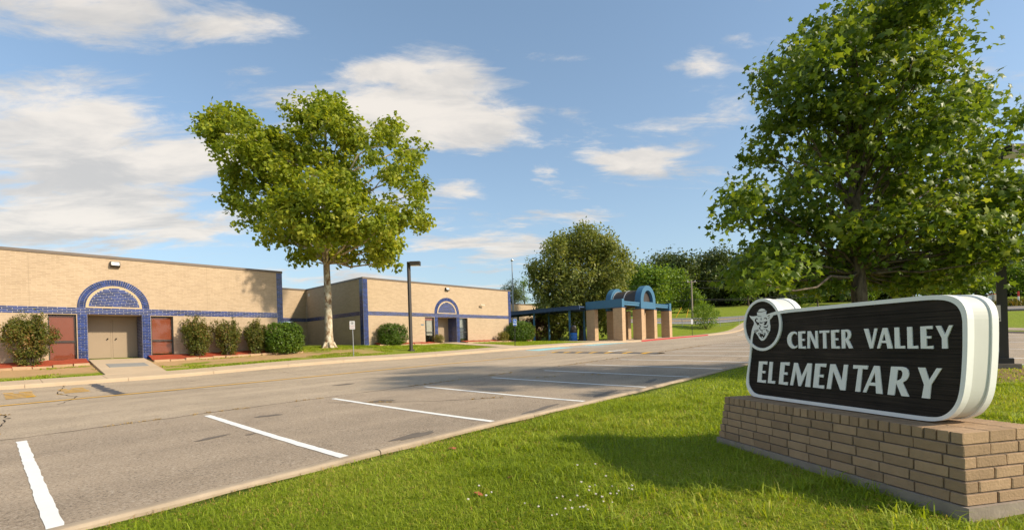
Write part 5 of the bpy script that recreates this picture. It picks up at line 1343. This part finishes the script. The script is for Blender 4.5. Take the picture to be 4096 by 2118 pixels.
for (r_,t_) in ((43.0,77.3),):
    q=hill(r_,t_); r=thing('fence_brace','rusty brace posts with a white marker at the fence corner','fence post',q)
    RUST=M('rusty_steel',(.22,.09,.05),.8,var=.3)
    MB().tube([(q[0],q[1],q[2]),(q[0]-.3,q[1]+.3,q[2]+3.0)],.06,6).build('post',RUST,r); MB().tube([q,(q[0]-.25,q[1]+.25,q[2]+2.1)],.05,6).build('post',RUST,r)
    e=rtv*1.9; MB().tube([(q[0]+e.x,q[1]+e.y,q[2]),(q[0]-.1,q[1]+.1,q[2]+1.9)],.05,6).build('brace',RUST,r)
    MB().tube([(q[0]-.24,q[1]+.24,q[2]+2.2),(q[0]-.31,q[1]+.31,q[2]+3.2)],.075,8).build('white_marker',WHITEP,r)
# dark barrier between lawn and road at far right
db=thing('low_barrier','long low black barrier along the road at far right','barrier',hill(70,75.5))
for k_ in range(14):
    a=hill(58+k_*5,75.5); b=hill(58+k_*5+4.95,75.5)
    MB().add([(a[0],a[1],a[2]-.05),(b[0],b[1],b[2]-.05),(b[0],b[1],b[2]+.36),(a[0],a[1],a[2]+.36),(a[0]+.1,a[1]+.1,a[2]-.05),(b[0]+.1,b[1]+.1,b[2]-.05),(b[0]+.1,b[1]+.1,b[2]+.36),(a[0]+.1,a[1]+.1,a[2]+.36)],[(0,1,2,3),(7,6,5,4),(3,2,6,7),(0,4,5,1),(0,3,7,4),(1,5,6,2)]).build('barrier_panel',BLACKP,db)
q=hill(90.5,90); r=thing('utility_cabinet','beige ribbed equipment cabinet across the road at far right','cabinet',q)
cq=Vector(q)+Vector((0,0,1.0)); MB().obox(cq,rtv,fwv,(0,0,1),1.15,.6,1.0).build('cabinet_body',BEIGE,r)
for k_ in range(12): MB().obox(cq-fwv*.62+rtv*(-1.05+k_*.19),rtv,fwv,(0,0,1),.04,.02,.95).build('rib',BEIGE,r)
MB().obox(cq+Vector((0,0,1.04)),rtv,fwv,(0,0,1),1.2,.65,.04).build('lid',SIGNRED,r)
for zz_ in (.35,-.45): MB().obox(cq-rtv*1.65+Vector((0,0,zz_)),rtv,fwv,(0,0,1),.45,.3,.36).build('meter_box',WHITEP,r)
for r_,lab in ((92.9,'red and white marker post touching the beige cabinet'),(96.6,'red and white marker post right of the thick lamp post')):
    q=hill(r_,88.5); r=thing('marker_post',lab,'marker post',q); MB().tube([q,(q[0],q[1],q[2]+1.6)],.13,8).build('white_tube',WHITEP,r); MB().tube([(q[0],q[1],q[2]+1.601),(q[0],q[1],q[2]+2.5)],.132,8).build('red_cap',SIGNRED,r)
q=hill(86.0,89); r=thing('mailbox','white mailbox on a wooden rail left of the beige cabinet','mailbox',q)
MB().tube([q,(q[0],q[1],q[2]+1.1)],.06,6).build('post',WOODP,r); cq=Vector(q)+Vector((0,0,1.35))
bx=[(.55*a,b) for a,b in [(-1,-.22),(1,-.22),(1,.05)]]
MB().prism([[(-.25,-.2),(.25,-.2),(.25,.05),(.18,.18),(0,.24),(-.18,.18),(-.25,.05)]],lambda x,y,d:tuple(cq+fwv*x+Vector((0,0,y))+rtv*d),-.5,.5).build('box',WHITEP,r)

# ---------------------------------------------------------------- grass, weeds, clover
def blades(name,pts,hgt,wid,mat,seed,lean=0.5,parent=None,zoff=LAWN,kind='stuff'):
    """each blade: a quad and a tip, bent over"""
    rg=np.random.default_rng(seed); N=len(pts); z=T(pts[:,0],pts[:,1])+zoff-.006
    B=np.stack([pts[:,0],pts[:,1],z],-1); a=rg.uniform(0,2*np.pi,N); d=np.stack([np.cos(a),np.sin(a),np.zeros(N)],-1)
    a2=a+np.pi/2+rg.normal(0,.4,N); w=np.stack([np.cos(a2),np.sin(a2),np.zeros(N)],-1)*(wid/2)[:,None]
    ln=np.abs(rg.normal(lean,.28,N))[:,None]; up=np.array([0,0,1.0])
    m1=B+d*(hgt[:,None]*.30*ln)+up*(hgt[:,None]*.55); tip=B+d*(hgt[:,None]*ln)+up*(hgt[:,None]*np.clip(1.0-.45*ln,.25,1))
    V=np.stack([B-w,B+w,m1+w*.8,m1-w*.8,tip],1).reshape(-1,3)
    k_=np.arange(N)*5
    loops=np.stack([k_,k_+1,k_+2,k_+3,k_+3,k_+2,k_+4],-1).ravel(); st=np.stack([np.arange(N)*7,np.arange(N)*7+4],-1).ravel()
    return npmesh(name,V,loops,st,None,mat,parent,kind)
def vnoise(x,y,s,seed):
    rg=np.random.default_rng(seed); g_=rg.random((64,64)); X=(x*s)%64; Y=(y*s)%64; i=X.astype(int); j=Y.astype(int); fx=X-i; fy=Y-j
    fx=fx*fx*(3-2*fx); fy=fy*fy*(3-2*fy); i2=(i+1)%64; j2=(j+1)%64
    return (g_[i,j]*(1-fx)+g_[i2,j]*fx)*(1-fy)+(g_[i,j2]*(1-fx)+g_[i2,j2]*fx)*fy
def lawn_pts(n,t0,t1,rmax,rg):
    t=np.sqrt(rg.uniform(t0*t0,t1*t1,n)); r_=rg.uniform(-rmax,rmax,n)*t
    u=SA*r_+CA*t; v=-CA*r_+SA*t
    s_=(u-SA0.x)*SD.x+(v-SA0.y)*SD.y; e_=(u-SA0.x)*SE.x+(v-SA0.y)*SE.y
    ins=(s_>-.09)&(s_<LEN+.09)&(e_>-.09)&(e_<DEP+.09)
    bare=np.exp(-(((u-4.0)/.35)**2+((v+.45)/.30)**2))*.9+np.exp(-(((u-15.5)/4.5)**2+((v+1.6)/2.0)**2))*.8
    k_=(v<4.755)&(u<18.4)&~ins&(rg.random(len(u))>bare)
    return np.stack([u,v],-1)[k_]
rg=np.random.default_rng(5)
P_=[]; Hh=[]; Wd_=[]
for (n,t0,t1,h0,w0) in ((250000,2.2,5.0,.052,.0048),(230000,5.0,9.0,.058,.0085),(120000,9.0,19.0,.062,.018)):
    p=lawn_pts(n,t0,t1,1.12,rg); nz=vnoise(p[:,0],p[:,1],1.3,3)*.6+vnoise(p[:,0],p[:,1],4.2,4)*.4
    keep_=rg.random(len(p))<(.55+.8*nz); p=p[keep_]; nz=nz[keep_]
    P_.append(p); Hh.append(h0*.85*np.clip((4.92-p[:,1])/.6,.35,1)*np.where(rg.random(len(p))<.04,2.0,1.0)*(.55+1.1*nz)*rg.uniform(.6,1.35,len(p))); Wd_.append(w0*rg.uniform(.6,1.3,len(p)))
# coarse tufts of longer grass
tc_=lawn_pts(900,2.3,9.0,1.1,rg); tn=vnoise(tc_[:,0],tc_[:,1],.9,9); tc_=tc_[tn>.42]
tp=(tc_[:,None]+rg.normal(0,.055,(len(tc_),46,2))).reshape(-1,2); tp=tp[tp[:,1]<4.35]
s_=(tp[:,0]-SA0.x)*SD.x+(tp[:,1]-SA0.y)*SD.y; e_=(tp[:,0]-SA0.x)*SE.x+(tp[:,1]-SA0.y)*SE.y
tp=tp[~((s_>-.08)&(s_<LEN+.08)&(e_>-.08)&(e_<DEP+.08))]
P_.append(tp); Hh.append(rg.uniform(.07,.17,len(tp))); Wd_.append(rg.uniform(.005,.011,len(tp)))
lg=blades('lawn_grass',np.concatenate(P_),np.concatenate(Hh),np.concatenate(Wd_),L_GRASS,77,.85)
tag(lg,'mown green grass blades of the lawn round the brick sign','grass')
# straw thatch
tp=lawn_pts(26000,2.2,8.0,1.1,rg); st_=blades('dry_thatch',tp,rg.uniform(.03,.07,len(tp)),rg.uniform(.003,.006,len(tp)),L_DRY,78,1.25)
tag(st_,'dry straw coloured blades scattered through the near lawn','dry grass')
# short grass on the strip in front of the school
n=90000; u=rg.uniform(-1,41,n); v=rg.uniform(25.05,31.3,n); nz=vnoise(u,v,.7,12)
ok=(nz>.30)&~((u>3.15)&(u<5.4))&~((u>25.3)&(u<28.2))&~((v>28.1)&(u<12.7))&~((v>30.4)&(u>19.2)&(u<36.3))&~((u>38.4)&(v<29.3))&~((v>25.9)&(v<28.2)&(u<17)&(vnoise(u*.6,v*1.5,.8,14)>.38))
pp=np.stack([u,v],-1)[ok]; sg2=blades('strip_grass',pp,rg.uniform(.05,.10,len(pp)),rg.uniform(.02,.04,len(pp)),L_GRASS,79,.6)
tag(sg2,'short grass of the strip between sidewalk and school walls','grass')
# weeds in the asphalt cracks
wp=[]
for pl,pr in ((SEAM,.55),(CR3,.4),(CR2,.22),(CR7,.35),(CR5,.15)):
    m_=(vnoise(pl[:,0],pl[:,1],1.2,21)>1-pr)
    c_=pl[m_]; wp.append((c_[:,None]+rg.normal(0,.035,(len(c_),22,2))).reshape(-1,2))
wp=np.concatenate(wp); wd=blades('crack_weeds',wp,rg.uniform(.015,.055,len(wp)),rg.uniform(.006,.012,len(wp)),L_DRY,80,1.0,zoff=.004)
tag(wd,'dry ochre weeds growing in the cracks of the asphalt','weeds')
# roadside weeds on the far bank
r_=rg.uniform(60,130,9000); t_=rg.uniform(85.6,92,9000); pp=np.stack([SA*r_+CA*t_,-CA*r_+SA*t_],-1)
bw_=blades('bank_weeds',pp,rg.uniform(.5,1.5,len(pp)),rg.uniform(.12,.3,len(pp)),leaf_mat('bank_weed_leaf',[(.07,.085,.014),(.12,.13,.02),(.18,.15,.03),(.34,.20,.03)],.3),81,.5)
tag(bw_,'tall yellow-green weeds on the bank across the far road','weeds')
# white clover
CLV=M('clover_head',(.72,.66,.60),.8,var=.12,vscale=60)
def clover_proto():
    r=thing('clover_flower','#','flower',(0,0,0)); mb=MB(); rgc=random.Random(3)
    for k_ in range(26):
        z=rgc.uniform(-1,1); a=rgc.uniform(0,6.28); q=math.sqrt(1-z*z); d=Vector((q*math.cos(a),q*math.sin(a),z*.85)); o=d.orthogonal().normalized(); e=d.cross(o)
        mb.add([o*.0022,e*.0022,-o*.0022,-e*.0022,d*.010+Vector((0,0,.002))],[(0,1,4),(1,2,4),(2,3,4),(3,0,4)])
    mb.v=[(v[0],v[1],v[2]+.085) for v in mb.v]; mb.build('flower_head',CLV,r); MB().tube([(0,0,0),(.004,0,.04),(0,0,.08)],.0014,4).build('stem',L_GRASS,r); return r
cl0=clover_proto()
CF=[(1490,609),(1622,593),(1700,690),(1519,736),(1580,765),(1576,793),(1745,737),(1793,776),(1870,752),(1893,762),(1892,786),(1626,816),(1338,832),(1382,825),(1438,846),(1489,830),(1672,852),(1682,862),(1746,858),(1508,896),(1401,915),(1451,934),(1535,922),(1567,929),(1302,955),(1338,950),(1103,870),(1204,918),(858,797),(819,838),(687,865),(766,757),(1622,745),(1733,822),(1780,797),(1550,884)]
first=True
for (x,y) in CF:
    sx_,sy_=1500+x/1.84,1550+y/1.84
    q=at(sx_/1.59006,sy_/1.59006,1.0); tt=1.5
    while tt<12 and q.z*tt>Tz(q.x*tt,q.y*tt)+LAWN+.05: tt+=.01
    loc=(q.x*tt,q.y*tt,Tz(q.x*tt,q.y*tt)+LAWN-.01)
    c=cl0 if first else copy_tree(cl0,loc); first=False
    c.location=loc; s_=random.uniform(.85,1.25); c.scale=(s_,s_,s_); c['label']='small white clover flower in the grass of the near lawn'; c['group']='white clover flowers in the lawn'
# fallen leaves
FL=M('fallen_leaf',(.36,.10,.05),.7,var=.3,vscale=30); tv,tf=five_leaf(); fm=bpy.data.meshes.new('fallen_leaf'); fm.from_pydata([(a*.10,b*.10,c*.10) for a,b,c in tv.tolist()],[],tf.tolist()); fm.materials.append(FL)
for (x,y,lab) in ((1138,1125,'reddish fallen leaf in the grass by the second white stripe'),(1280,1200,'reddish fallen leaf in the middle of the near lawn'),(1208,1240,'reddish fallen leaf left of the clover flowers')):
    q=at(x,y,1.0); tt=1.5
    while tt<12 and q.z*tt>Tz(q.x*tt,q.y*tt)+LAWN+.03: tt+=.01
    o=bpy.data.objects.new('fallen_leaf',fm); COL.objects.link(o); o.location=(q.x*tt,q.y*tt,q.z*tt); o.rotation_euler=(random.uniform(-.5,.5),random.uniform(-.5,.5),random.uniform(0,6)); tag(o,lab,'leaf','fallen leaves')
